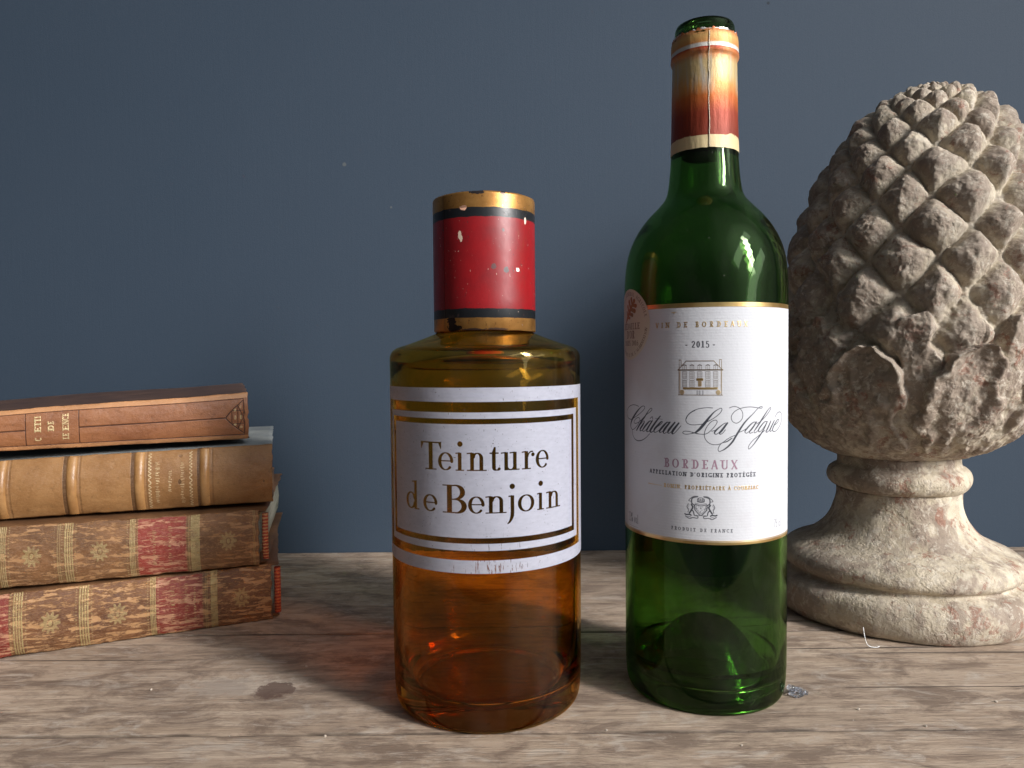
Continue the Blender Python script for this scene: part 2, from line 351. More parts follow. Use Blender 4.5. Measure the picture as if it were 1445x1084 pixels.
def wood_mat(seed):
    T = NT('weathered_wood'); off = seed*1.37
    g = T.coord(scale=(.055, 1, .4), loc=(off, off*.3, 0)); m = T.coord(scale=(.42, 1, 1), loc=(off, 0, 0)); iso = T.coord(loc=(off, 0, 0))
    warp = T.noise(T.coord(scale=(.5, 1, 1), loc=(off, 0, 0)), 9, 3)
    gv = T.n('VectorMath', _operation='ADD', i0=g, i1=T.mix(1.0, T.mix(.5, warp, warp), (.02, .02, .02), 'MULTIPLY')).outputs[0]
    grain = T.noise(gv, 620, 6, .68); grain2 = T.noise(gv, 170, 5, .65, .5); fine = T.noise(gv, 1900, 3, .6)
    patch = T.noise(m, 62, 7, .72, .6); patch2 = T.noise(m, 170, 6, .75, .4); big = T.noise(m, 7, 3)
    base = T.mix(T.ramp(grain2, [(.30, 0), (.70, 1)]), (.35, .255, .18), (.56, .44, .335))
    base = T.mix(T.math('MULTIPLY', T.ramp(patch, [(.47, 0), (.60, 1)]), .82), base, (.155, .105, .075))
    base = T.mix(T.math('MULTIPLY', T.ramp(patch2, [(.50, 0), (.66, 1)]), .65), base, (.19, .135, .10))
    base = T.mix(T.math('MULTIPLY', T.ramp(T.noise(m, 105, 7, .75, .8), [(.53, 0), (.66, 1)]), .7), base, (.56, .49, .42))
    base = T.mix(T.math('MULTIPLY', T.ramp(grain, [(.30, 1), (.47, 0)]), .72), base, (.15, .105, .075))
    base = T.mix(T.math('MULTIPLY', T.ramp(big, [(.40, 0), (.66, 1)]), .35), base, (.22, .165, .13))
    crk = T.ramp(T.noise(T.coord(scale=(.022, 1, .4), loc=(off*2, .2, 0)), 150, 3, .5), [(.31, 1), (.355, 0)])
    base = T.mix(T.math('MULTIPLY', crk, .75), base, (.05, .035, .025))
    pit = T.ramp(T.noise(iso, 420, 2, .5), [(.20, 1), (.27, 0)])
    base = T.mix(T.math('MULTIPLY', pit, .5), base, (.06, .045, .035))
    fl = T.ramp(T.noise(T.coord(loc=(off, .7, 0)), 520, 1, .5), [(.80, 0), (.84, 1)])
    base = T.mix(T.math('MULTIPLY', fl, .8), base, (.62, .58, .53))
    # an old spill: dark blot with a pale worn fringe
    def blot(x, y, rx, ry, lo, hi):
        v = T.coord(scale=(1/rx, 1/ry, 0), loc=(-x/rx, -y/ry, 0)); d = T.n('VectorMath', _operation='LENGTH', i0=v).outputs['Value']
        d = T.math('ADD', d, T.math('MULTIPLY', T.math('SUBTRACT', T.noise(iso, 130, 6, .72), .5), 2.6))
        return T.ramp(d, [(lo, 1), (hi, 0)])
    base = T.mix(T.math('MULTIPLY', blot(-.128, .345, .034, .011, .70, 1.05), .30), base, (.70, .62, .53))
    base = T.mix(T.math('MULTIPLY', blot(-.138, .342, .017, .011, .60, 1.1), .45), base, (.25, .20, .165))
    base = T.mix(T.math('MULTIPLY', blot(-.1125, .3405, .0098, .0095, .78, 1.0), .85), base, (.105, .060, .045))
    yv = T.sep(T.coord())[1]; wob = T.math('MULTIPLY', T.math('SUBTRACT', T.noise(T.coord(scale=(.4, 1, 1)), 60, 4, .6), .5), .0035)
    for yj in (.29875, .4097):
        dj = T.math('ABSOLUTE', T.math('ADD', T.math('SUBTRACT', yv, yj), wob)); base = T.mix(T.ramp(T.math('MULTIPLY', dj, 400), [(.10, .9), (.62, 0)]), base, (.045, .03, .02))
    h = T.math('ADD', T.math('MULTIPLY', grain, .8), T.math('MULTIPLY', fine, .35)); h = T.math('ADD', h, T.math('MULTIPLY', patch2, .5))
    h = T.math('SUBTRACT', h, T.math('MULTIPLY', crk, 1.2)); h = T.math('SUBTRACT', h, T.math('MULTIPLY', pit, .7))
    T.bsdf(Base__Color=base, Roughness=.72, Normal=T.bump(h, .75, .0012)); return T.m
def glass_mat(name, colr, rough=.0, dust=.25):
    T = NT(name); c = T.coord()
    h = T.math('ADD', T.noise(T.coord(scale=(1, 1, .5)), 38, 3, .5), T.math('MULTIPLY', T.noise(c, 260, 2, .5), .06))
    nb = T.bump(h, .10, .0012)
    if isinstance(colr[0], tuple):
        zz_ = T.math('MULTIPLY', T.sep(c)[2], 1/.15); colr = T.ramp(zz_, [(.10, colr[0]), (.85, colr[1])])
    g = T.n('BsdfGlass', Color=colr, Roughness=rough, IOR=1.5, Normal=nb)
    d = T.n('BsdfDiffuse', Color=(.55, .52, .48))
    sp = T.ramp(T.noise(c, 760, 2, .5), [(.745, 0), (.80, 1)]); sm = T.ramp(T.noise(T.coord(scale=(1, 1, .35)), 55, 4, .6), [(.45, 0), (.85, .05)])
    f = T.math('MULTIPLY', T.math('MAXIMUM', T.math('MULTIPLY', sp, .5), sm), dust)
    mx = T.n('MixShader', i0=f, i1=g.outputs[0], i2=d.outputs[0]); T.t.links.new(mx.outputs[0], T.out.inputs[0]); return T.m
AMBER = glass_mat('amber_glass', ((.89, .61, .27), (.90, .72, .33)), dust=.5)
GREEN = glass_mat('green_glass', (.47, .64, .36), dust=.5)

# ------------------------------------------------------------------ wall and table
WY = 587.0
def box(name, x0, x1, y0, y1, z0, z1, mat, parent=None, bev=0, mm=True):
    bm = bmesh.new(); bmesh.ops.create_cube(bm, size=1)
    for v in bm.verts: v.co = Vector(((x0+x1)/2+v.co.x*(x1-x0), (y0+y1)/2+v.co.y*(y1-y0), (z0+z1)/2+v.co.z*(z1-z0)))*(MM if mm else 1)
    if bev: bmesh.ops.bevel(bm, geom=bm.edges[:], offset=bev*MM, segments=2, affect='EDGES', profile=.6)
    me = bpy.data.meshes.new(name); bm.to_mesh(me); bm.free(); me.materials.append(mat)
    return link(bpy.data.objects.new(name, me), parent)
wall = box('wall', -1800, 1800, WY, WY+60, -900, 1700, wall_mat()); wall['kind'] = 'structure'; wall['label'] = 'plain blue grey painted wall behind the table'
tt = link(bpy.data.objects.new('wooden_table_top', None)); tt['kind'] = 'structure'; tt['label'] = 'weathered grey brown wooden boards under the objects'
def plank(y0, y1, seed, zoff=0):
    """a board with a slightly uneven, worn arris along both joints"""
    xs = np.linspace(-1200, 1200, 601); prof = [(0, -2.2), (.12, -.30), (.4, -.04), (1.5, 0)]
    ys = [y0+a for a, _ in prof]+list(np.linspace(y0+8, y1-8, 24))+[y1-a for a, _ in prof[::-1]]
    zs = [b for _, b in prof]+[0]*24+[b for _, b in prof[::-1]]
    X, Y = np.meshgrid(xs, ys, indexing='ij'); Z = np.tile(zs, (len(xs), 1)).astype(float)
    n0 = vnoise(np.stack([xs*.035, xs*0+seed, xs*0], 1), 3); n1 = vnoise(np.stack([xs*.16, xs*0+seed, xs*0], 1), 5)
    e = (n0*.35+n1*.3)
    Y[:, 0:3] += (e*.9+.2)[:, None]; Y[:, -3:] += (np.roll(e, 50)*.9-.2)[:, None]
    Z += .0; Z[:, 0] = -38; Z[:, -1] = -38; Z += zoff
    V = np.stack([X, Y, Z], -1).reshape(-1, 3)
    o = mesh('plank', V, gridfaces(len(xs), len(ys)), wood_mat(seed), tt); return o
plank(130, 298.4, 1.0); plank(299.1, 409.4, 2.0); plank(410, 586, 3.3, .0)
# everything stands at z=0; flat strip under the boards closes the joints
box('batten', -1200, 1200, 130, 586, -60, -30, NT('dark_wood').m, tt)
def simple(name, c, rough=.6, metal=0):
    T = NT(name); T.bsdf(Base__Color=c, Roughness=rough, Metallic=metal); return T.m
bpy.data.objects['batten'].data.materials[0] = simple('dark_batten_wood', (.06, .045, .035), .9)  # one even dark brown for the batten

# ------------------------------------------------------------------ amber pharmacy bottle
AX, AY = -12.2, 337.7
amb = thing('amber_bottle', 'short wide amber glass apothecary bottle with a white label and red tin cap', 'bottle')
outer = [(0, 1.2), (20, 1.1), (31, .8), (37, 0), (39.6, 0), (41.2, 1.2), (42.3, 3.8), (42.8, 9), (43.05, 18), (43.15, 40), (43.2, 90), (43.2, 145), (43.25, 153.5), (43.1, 156.0), (42.2, 158.0), (39.8, 159.7), (34, 161.6), (27, 164.2), (22.5, 166.0), (20.4, 168), (20, 172), (20, 205), (21.4, 206.5), (21.6, 210), (20, 211.5)]
inner = [(17.2, 211), (16.6, 205), (16.6, 170), (18, 165.4), (24, 161.5), (32, 158.4), (37.5, 156), (39.8, 152.5), (40.1, 145), (40.1, 40), (39.7, 22), (38.2, 13.5), (34.5, 9.2), (27, 7.6), (14, 8.4), (0, 9.0)]
def soften(p, k=3):
    return smoothprof(p, k)
P = np.vstack([soften(outer[:8], 3), np.array(outer[8:11]), soften(outer[11:19], 3), np.array(outer[19:]), np.array(inner[:9]), np.array(inner[9:10]), soften(inner[10:], 3)])
P[P[:, 0] < 0.01, 0] = 0.01
lathe('glass', P, AMBER, amb, AX, AY, 128)
# enamel label with the lettering left clear
LA = 84.0; LW = 2*R(LA)*43.3; cv = Canvas(LW, 75.3, 11); cx0 = LW/2
cv.rect(0, 0, LW, 75.3)
def frame(x0, x1, y0, y1, tl, tr, tt_, tb):
    cv.rect(x0, y0, x0+tl, y1, -1); cv.rect(x1-tr, y0, x1, y1, -1)
    cv.line(x0, y0+tt_/2, x1, y0+tt_/2, tt_, v=-1); cv.line(x0, y1-tb/2, x1, y1-tb/2, tb, v=-1)
def dx(deg): return cx0+R(deg)*43.3
frame(dx(-73.5), dx(72.3), 5.75, 75.3-5.4, 3.9, 3.6, 4.2, 3.9)
frame(dx(-64.8), dx(63.2), 12.5, 75.3-12.2, 2.4, 2.3, 2.2, 2.3)
H1, XH = 11.4, 7.35
for ch, a, b in [('T', -27.37, -17.3), ('e', -18.7, -12.0), ('i', -11.5, -7.0), ('n', -6.2, 1.6), ('t', 2.9, 7.0), ('u', 7.6, 15.3), ('r', 16.4, 22.1), ('e', 22.7, 29.2)]:
    cv.glyph(ch, cx0+a, b-a, 33.5, H1, 2.0 if ch == 'T' else 1.55, .48, XH, v=-1)
for ch, a, b in [('d', -36.9, -28.8), ('e', -26.4, -19.4), ('B', -16.9, -6.5), ('e', -5.9, .7), ('n', 1.2, 9.5), ('j', 9.6, 13.6), ('o', 14.4, 21.8), ('i', 22.8, 26.9), ('n', 27.9, 35.9)]:
    cv.glyph(ch, cx0+a, b-a, 50.8, 11.5 if ch != 'd' else 11.9, 2.2 if ch == 'B' else 1.55, .48, 7.0, v=-1)
yy, xx = np.mgrid[0:cv.H, 0:cv.W]; pts = np.stack([xx.ravel()/cv.p, yy.ravel()/cv.p, 0*xx.ravel()], 1)
scr = fbm(pts*np.array([2.6, .22, 1]), 3, 11).reshape(cv.a.shape); spk = vnoise(pts*np.array([2.4, 1.6, 1]), 23).reshape(cv.a.shape)
low = np.clip((yy/cv.p-52)/22, 0, 1)*np.exp(-((xx/cv.p-cx0-4)/22)**2)
cut = np.clip((scr*(.6+1.0*low)+spk*.25*low-.50)*6, 0, 1)*low + np.clip((spk-.90)*14, 0, 1)*.8
# ragged lower edges of the painted strips
edge_n = fbm(pts*np.array([1.3, .4, 1]), 3, 31).reshape(cv.a.shape)
enamel = cv.a*(1-np.clip(cut, 0, .85))
thick = np.clip(.90+.12*scr+.04*edge_n, .6, 1)
im = image('enamel_mask', np.stack([enamel, thick, enamel*0+low], -1))
T = NT('white_enamel'); o = imgnode(T, im)
cc = T.mix(T.ramp(T.noise(T.coord(scale=(1, 1, 3)), 300, 3), [(.3, 0), (.7, 1)]), (.46, .47, .56), (.56, .57, .67))
cc = T.mix(T.math('MULTIPLY', o[2], .18), cc, (.45, .45, .48))
pb = T.n('BsdfPrincipled', Base__Color=cc, Roughness=.38, Normal=T.bump(T.noise(T.coord(), 420, 3), .15, .0006)); tr = T.n('BsdfTransparent'); tl = T.n('BsdfTranslucent', Color=(.75, .75, .78)); pm_ = T.n('MixShader', i0=.33, i1=pb.outputs[0], i2=tl.outputs[0])
mx = T.n('MixShader', i0=o[0], i1=tr.outputs[0], i2=pm_.outputs[0]); T.t.links.new(mx.outputs[0], T.out.inputs[0])
def cyl_sheet(name, X, Y, rad, a0, a1, zt, zb, mat, parent, nu=96, nv=8, outline=None, lean=0):
    """sheet wrapped on a cylinder, uv 0..1, angles in degrees from the side facing the viewer"""
    V = []; U = []
    for i in range(nu):
        for j in range(nv):
            u, v = i/(nu-1), j/(nv-1); a = R(a0+(a1-a0)*u); z = zb+(zt-zb)*v
            V.append((X+lean*z+rad*math.sin(a), Y-rad*math.cos(a), z)); U.append((u, v))
    return mesh(name, V, gridfaces(nu, nv), mat, parent, uv=U)
lb = cyl_sheet('enamel_label', AX, AY, 43.32, -LA, LA, 143.0, 67.7, T.m, amb, 160, 8)
# tin cap: painted sheet rolled round, overlapping in a seam
T = NT('painted_tin_cap'); z = T.sep(T.coord())[2]; c = T.coord(); ns = T.math('MULTIPLY', T.math('SUBTRACT', T.noise(c, 160, 3), .5), .0010)
zz = T.math('ADD', z, ns); step = lambda lo: T.math('GREATER_THAN', zz, lo*MM)
redm = T.math('MULTIPLY', step(176.1), T.math('LESS_THAN', zz, 215.1*MM)); blk = T.math('MULTIPLY', step(172.2), T.math('LESS_THAN', zz, 219.1*MM))
wear = T.noise(c, 90, 5, .65); goldc = T.mix(T.ramp(wear, [(.3, 0), (.7, 1)]), (.32, .14, .035), (.56, .29, .085))
goldc = T.mix(T.ramp(T.noise(c, 700, 3, .6), [(.62, 0), (.72, .6)]), goldc, (.14, .06, .02))
redc = T.mix(T.ramp(wear, [(.35, 0), (.75, 1)]), (.27, .007, .010), (.19, .005, .008))
cl = T.mix(blk, goldc, (.008, .009, .011)); cl = T.mix(redm, cl, redc)
dots = T.ramp(T.noise(c, 620, 2, .6), [(.68, 0), (.71, 1)]); dd = T.ramp(T.noise(T.coord(loc=(.3, .1, .2)), 760, 2, .6), [(.715, 0), (.74, 1)])
sel = T.ramp(T.noise(c, 60, 2), [(.42, 0), (.55, 1)])
cl = T.mix(T.math('MULTIPLY', dots, T.math('MULTIPLY', sel, .9)), cl, (.05, .03, .03)); cl = T.mix(T.math('MULTIPLY', dd, .8), cl, (.55, .40, .33))
def chip(ang, zc, rx, rz, sh=0):
    a = R(ang); px_, py_ = (AX+23.2*math.sin(a))*MM, (AY-23.2*math.cos(a))*MM
    v = T.coord(scale=(1000/rx, 1000/rx, 1000/rz), loc=(-px_*1000/rx, -py_*1000/rx, -zc/rz)); L = T.n('VectorMath', _operation='LENGTH', i0=v).outputs['Value']
    return T.math('LESS_THAN', T.math('ADD', L, T.math('MULTIPLY', T.math('SUBTRACT', T.noise(c, 900, 2), .5), 1.3)), 1.0)
for a, zc, rx, rz, cc_ in [(-24.5, 207.5, .8, 1.9, (.72, .56, .42)), (-23, 206.0, .7, 1.4, (.72, .56, .42)), (41, 193.0, .9, 1.0, (.85, .8, .72)), (26, 192.5, 1.3, 1.3, (.10, .07, .07)), (12, 194, 1.1, 1.1, (.12, .05, .05)), (23, 209.5, .7, .8, (.10, .05, .05)),
                              (53, 214.5, .7, 1.7, (.75, .6, .5)), (-20, 219, 1.6, 1.0, (.85, .45, .30)), (-5, 225.5, 3.4, 1.0, (.05, .04, .04)), (23, 225.2, 1.2, 1.0, (.07, .05, .04)), (-36, 171, 2.2, 2.6, (.03, .02, .02)), (-33, 168, 3.6, 1.6, (.03, .02, .02)), (-10, 167, 5, .7, (.10, .06, .05)), (15, 167.2, 5, .6, (.14, .08, .06))]:
    cl = T.mix(chip(a, zc, rx, rz), cl, cc_)
mt = T.math('MULTIPLY', T.math('SUBTRACT', 1, T.math('MAXIMUM', blk, redm)), .75)
T.bsdf(Base__Color=cl, Metallic=mt, Roughness=T.ramp(wear, [(.3, .33), (.7, .45)]), Normal=T.bump(T.math('ADD', T.noise(c, 60, 3), T.math('MULTIPLY', dots, -.4)), .18, .0012))
CAPM = T.m
V = []; n = 160; prof = [(22.0, 166.9), (22.9, 166.6), (23.15, 167.0), (23.15, 180), (23.15, 200), (23.15, 225.0), (22.9, 225.8), (22.2, 226.0), (18, 225.6), (8, 225.4), (.02, 225.4)]
seam = R(-46.5)
for k in range(n+1):
    a = seam+2*math.pi*k/n; f = k/n
    for r, zc in prof:
        rr = r+(.35*(1-f)**8 if r > 22.5 else 0)*1.0
        w = .12*math.sin(3*a+1)+.05*math.sin(11*a)
        V.append((AX+(rr)*math.sin(a), AY-(rr)*math.cos(a), zc+(w if zc > 220 or zc < 167.5 else 0)))
F = gridfaces(n+1, len(prof)).tolist()
cap = mesh('cap', V, F, CAPM, amb); cap['label'] = 'red painted tin cap with black and gold bands'
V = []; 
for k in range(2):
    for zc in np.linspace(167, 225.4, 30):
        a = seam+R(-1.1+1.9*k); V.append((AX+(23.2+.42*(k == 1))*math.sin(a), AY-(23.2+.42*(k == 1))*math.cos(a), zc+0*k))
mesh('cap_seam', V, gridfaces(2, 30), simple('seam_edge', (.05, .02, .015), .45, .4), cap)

# ------------------------------------------------------------------ green wine bottle
WX, WYc = 90.3, 345.2
wine = thing('wine_bottle', 'tall empty green wine bottle with cream chateau label and torn orange neck foil', 'bottle')
outer = [(0, 26), (6, 25.5), (12, 23), (19, 16), (25, 7.5), (29.5, 1.6), (31.8, 0), (33.8, 0), (35.4, 1.6), (36.3, 5.2), (36.7, 12), (36.8, 20), (36.8, 80), (36.85, 140), (36.9, 184), (36.7, 191), (35.8, 199), (33.9, 206), (30.5, 213), (26.0, 219), (21.2, 224), (18.0, 228), (16.6, 232.5), (15.7, 240), (15.2, 248), (14.7, 262), (14.35, 286), (14.3, 290)]
lip = [(14.4, 291), (14.9, 292), (14.9, 299), (14.2, 300), (13.5, 300.4), (13.35, 304.9), (12.8, 306.2), (11.4, 306.6), (9.9, 306.0), (9.4, 304)]
inner = [(9.3, 300), (9.4, 280), (10.2, 255), (11.2, 240), (12.6, 231), (15.2, 225), (19.5, 220), (24.5, 214.3), (28.9, 208.5), (32, 201), (33.4, 193), (33.8, 184), (33.8, 140), (33.8, 30), (33.4, 18), (32.2, 12), (30.2, 9.2), (28, 10.5), (24, 16), (19, 23), (13, 29), (7, 31.5), (0, 32)]
P = np.vstack([soften(outer[:14], 3), soften(outer[14:], 3), np.array(lip), soften(inner[:12], 3), soften(inner[12:], 3)]); P[P[:, 0] < .01, 0] = .01
lathe('glass', P, GREEN, wine, WX, WYc, 128)

# foil capsule, torn round the top
T = NT('printed_foil'); z = T.sep(T.coord())[2]; c = T.coord(); brushed = T.noise(T.coord(scale=(1, 1, .12)), 260, 4, .6); cloud = T.noise(c, 70, 5, .6)
zn = T.math('MULTIPLY', T.math('SUBTRACT', z, .2477), 1/.0533)
zn2 = T.math('ADD', zn, T.math('MULTIPLY', T.math('SUBTRACT', cloud, .5), .16))
cr = T.ramp(zn2, [(.0, (.62, .49, .27)), (.098, (.62, .49, .27)), (.104, (.19, .028, .012)), (.30, (.26, .036, .012)), (.44, (.48, .12, .022)), (.54, (.55, .27, .08)), (.62, (.50, .36, .17)), (.72, (.52, .38, .18)), (.80, (.52, .17, .05)), (.83, (.34, .035, .015))])
cr2 = T.ramp(zn, [(.832, (.5, .5, .5)), (.836, (.60, .57, .52)), (.862, (.60, .57, .52)), (.872, (.55, .24, .07)), (.93, (.56, .33, .11)), (1.0, (.42, .09, .03))])
cl = T.mix(T.math('GREATER_THAN', zn, .834), cr, cr2)
cl = T.mix(T.math('LESS_THAN', zn, .105), cl, (.62, .49, .27))
scf = T.math('MULTIPLY', T.ramp(brushed, [(.5, 0), (.62, 1)]), T.ramp(zn2, [(.45, 0), (.58, .75), (.74, .6), (.82, 0)]))
cl = T.mix(scf, cl, (.42, .40, .37))
T.bsdf(Base__Color=cl, Metallic=T.ramp(zn, [(0, .1), (.103, .1), (.106, .35)]), Roughness=T.ramp(brushed, [(.3, .48), (.7, .60)]), Normal=T.bump(T.math('ADD', T.noise(T.coord(scale=(1, 1, .25)), 330, 4, .6), T.math('MULTIPLY', cloud, 2)), .3, .0008))
FOIL = T.m
pr_ = [(15.40, 247.7), (15.35, 250), (15.22, 253.2), (14.98, 262), (14.75, 275), (14.6, 286), (14.55, 288.6), (14.7, 289.6), (15.15, 290.2), (15.4, 291.1), (15.3, 292.3), (15.22, 293.0), (15.2, 295), (15.1, 297.6), (14.95, 298.9), (14.6, 299.7), (14.1, 300.2)]
V = []; n = 200; sm0 = R(-7)
for k in range(n+1):
    a = sm0+2*math.pi*k/n
    j = 1.0*vnoise([[k*.21, 1, 0]], 5)[0]+.7*vnoise([[k*.83, 2, 0]], 6)[0]
    for i, (r, zc) in enumerate(pr_):
        t = max(0, i-14)/2; rr = r+(.25*(1-k/n)**14)+.10*vnoise([[k*.16, zc*.12, 3]], 33)[0]+.05*vnoise([[k*.45, zc*.3, 3]], 34)[0]; 
        if i == len(pr_)-1: rr = r+.25+.35*abs(j); zc = zc+.7*j
        V.append((WX+rr*math.sin(a), WYc-rr*math.cos(a), zc+.12*vnoise([[math.sin(a)*9, math.cos(a)*9, zc*.3]], 8)[0]))
foil = mesh('foil_capsule', V, gridfaces(n+1, len(pr_)), FOIL, wine); foil['label'] = 'torn orange and cream foil capsule'
V = []
for zc in np.linspace(248, 298.7, 60):
    r = np.interp(zc, [p[1] for p in pr_], [p[0] for p in pr_]); w = .5*vnoise([[zc*.35, 0, 0]], 2)[0]
    for k in range(2):
        a = sm0+R(w*1.6-.9*k+.5); V.append((WX+(r+.36)*math.sin(a), WYc-(r+.36)*math.cos(a), zc))
mesh('foil_seam', V, gridfaces(60, 2), simple('torn_foil_edge', (.80, .70, .55), .8, 0), foil)
V = []
for k in range(n):                                            # ragged silver rim left by the corkscrew cut
    a = 2*math.pi*k/n; j = vnoise([[k*.27, 5, 0]], 15)[0]; j2 = vnoise([[k*1.3, 7, 0]], 16)[0]
    V += [(WX+14.3*math.sin(a), WYc-14.3*math.cos(a), 299.7), (WX+(14.5+.45*j)*math.sin(a), WYc-(14.5+.45*j)*math.cos(a), 300.2+.4*j+.3*j2), (WX+(13.9+.2*j)*math.sin(a), WYc-(13.9+.2*j)*math.cos(a), 300.5+.6*j+.4*j2)]
mesh('torn_rim', V, gridfaces(n, 3, wrap=True), simple('bare_foil', (.78, .74, .70), .35, .7), foil)

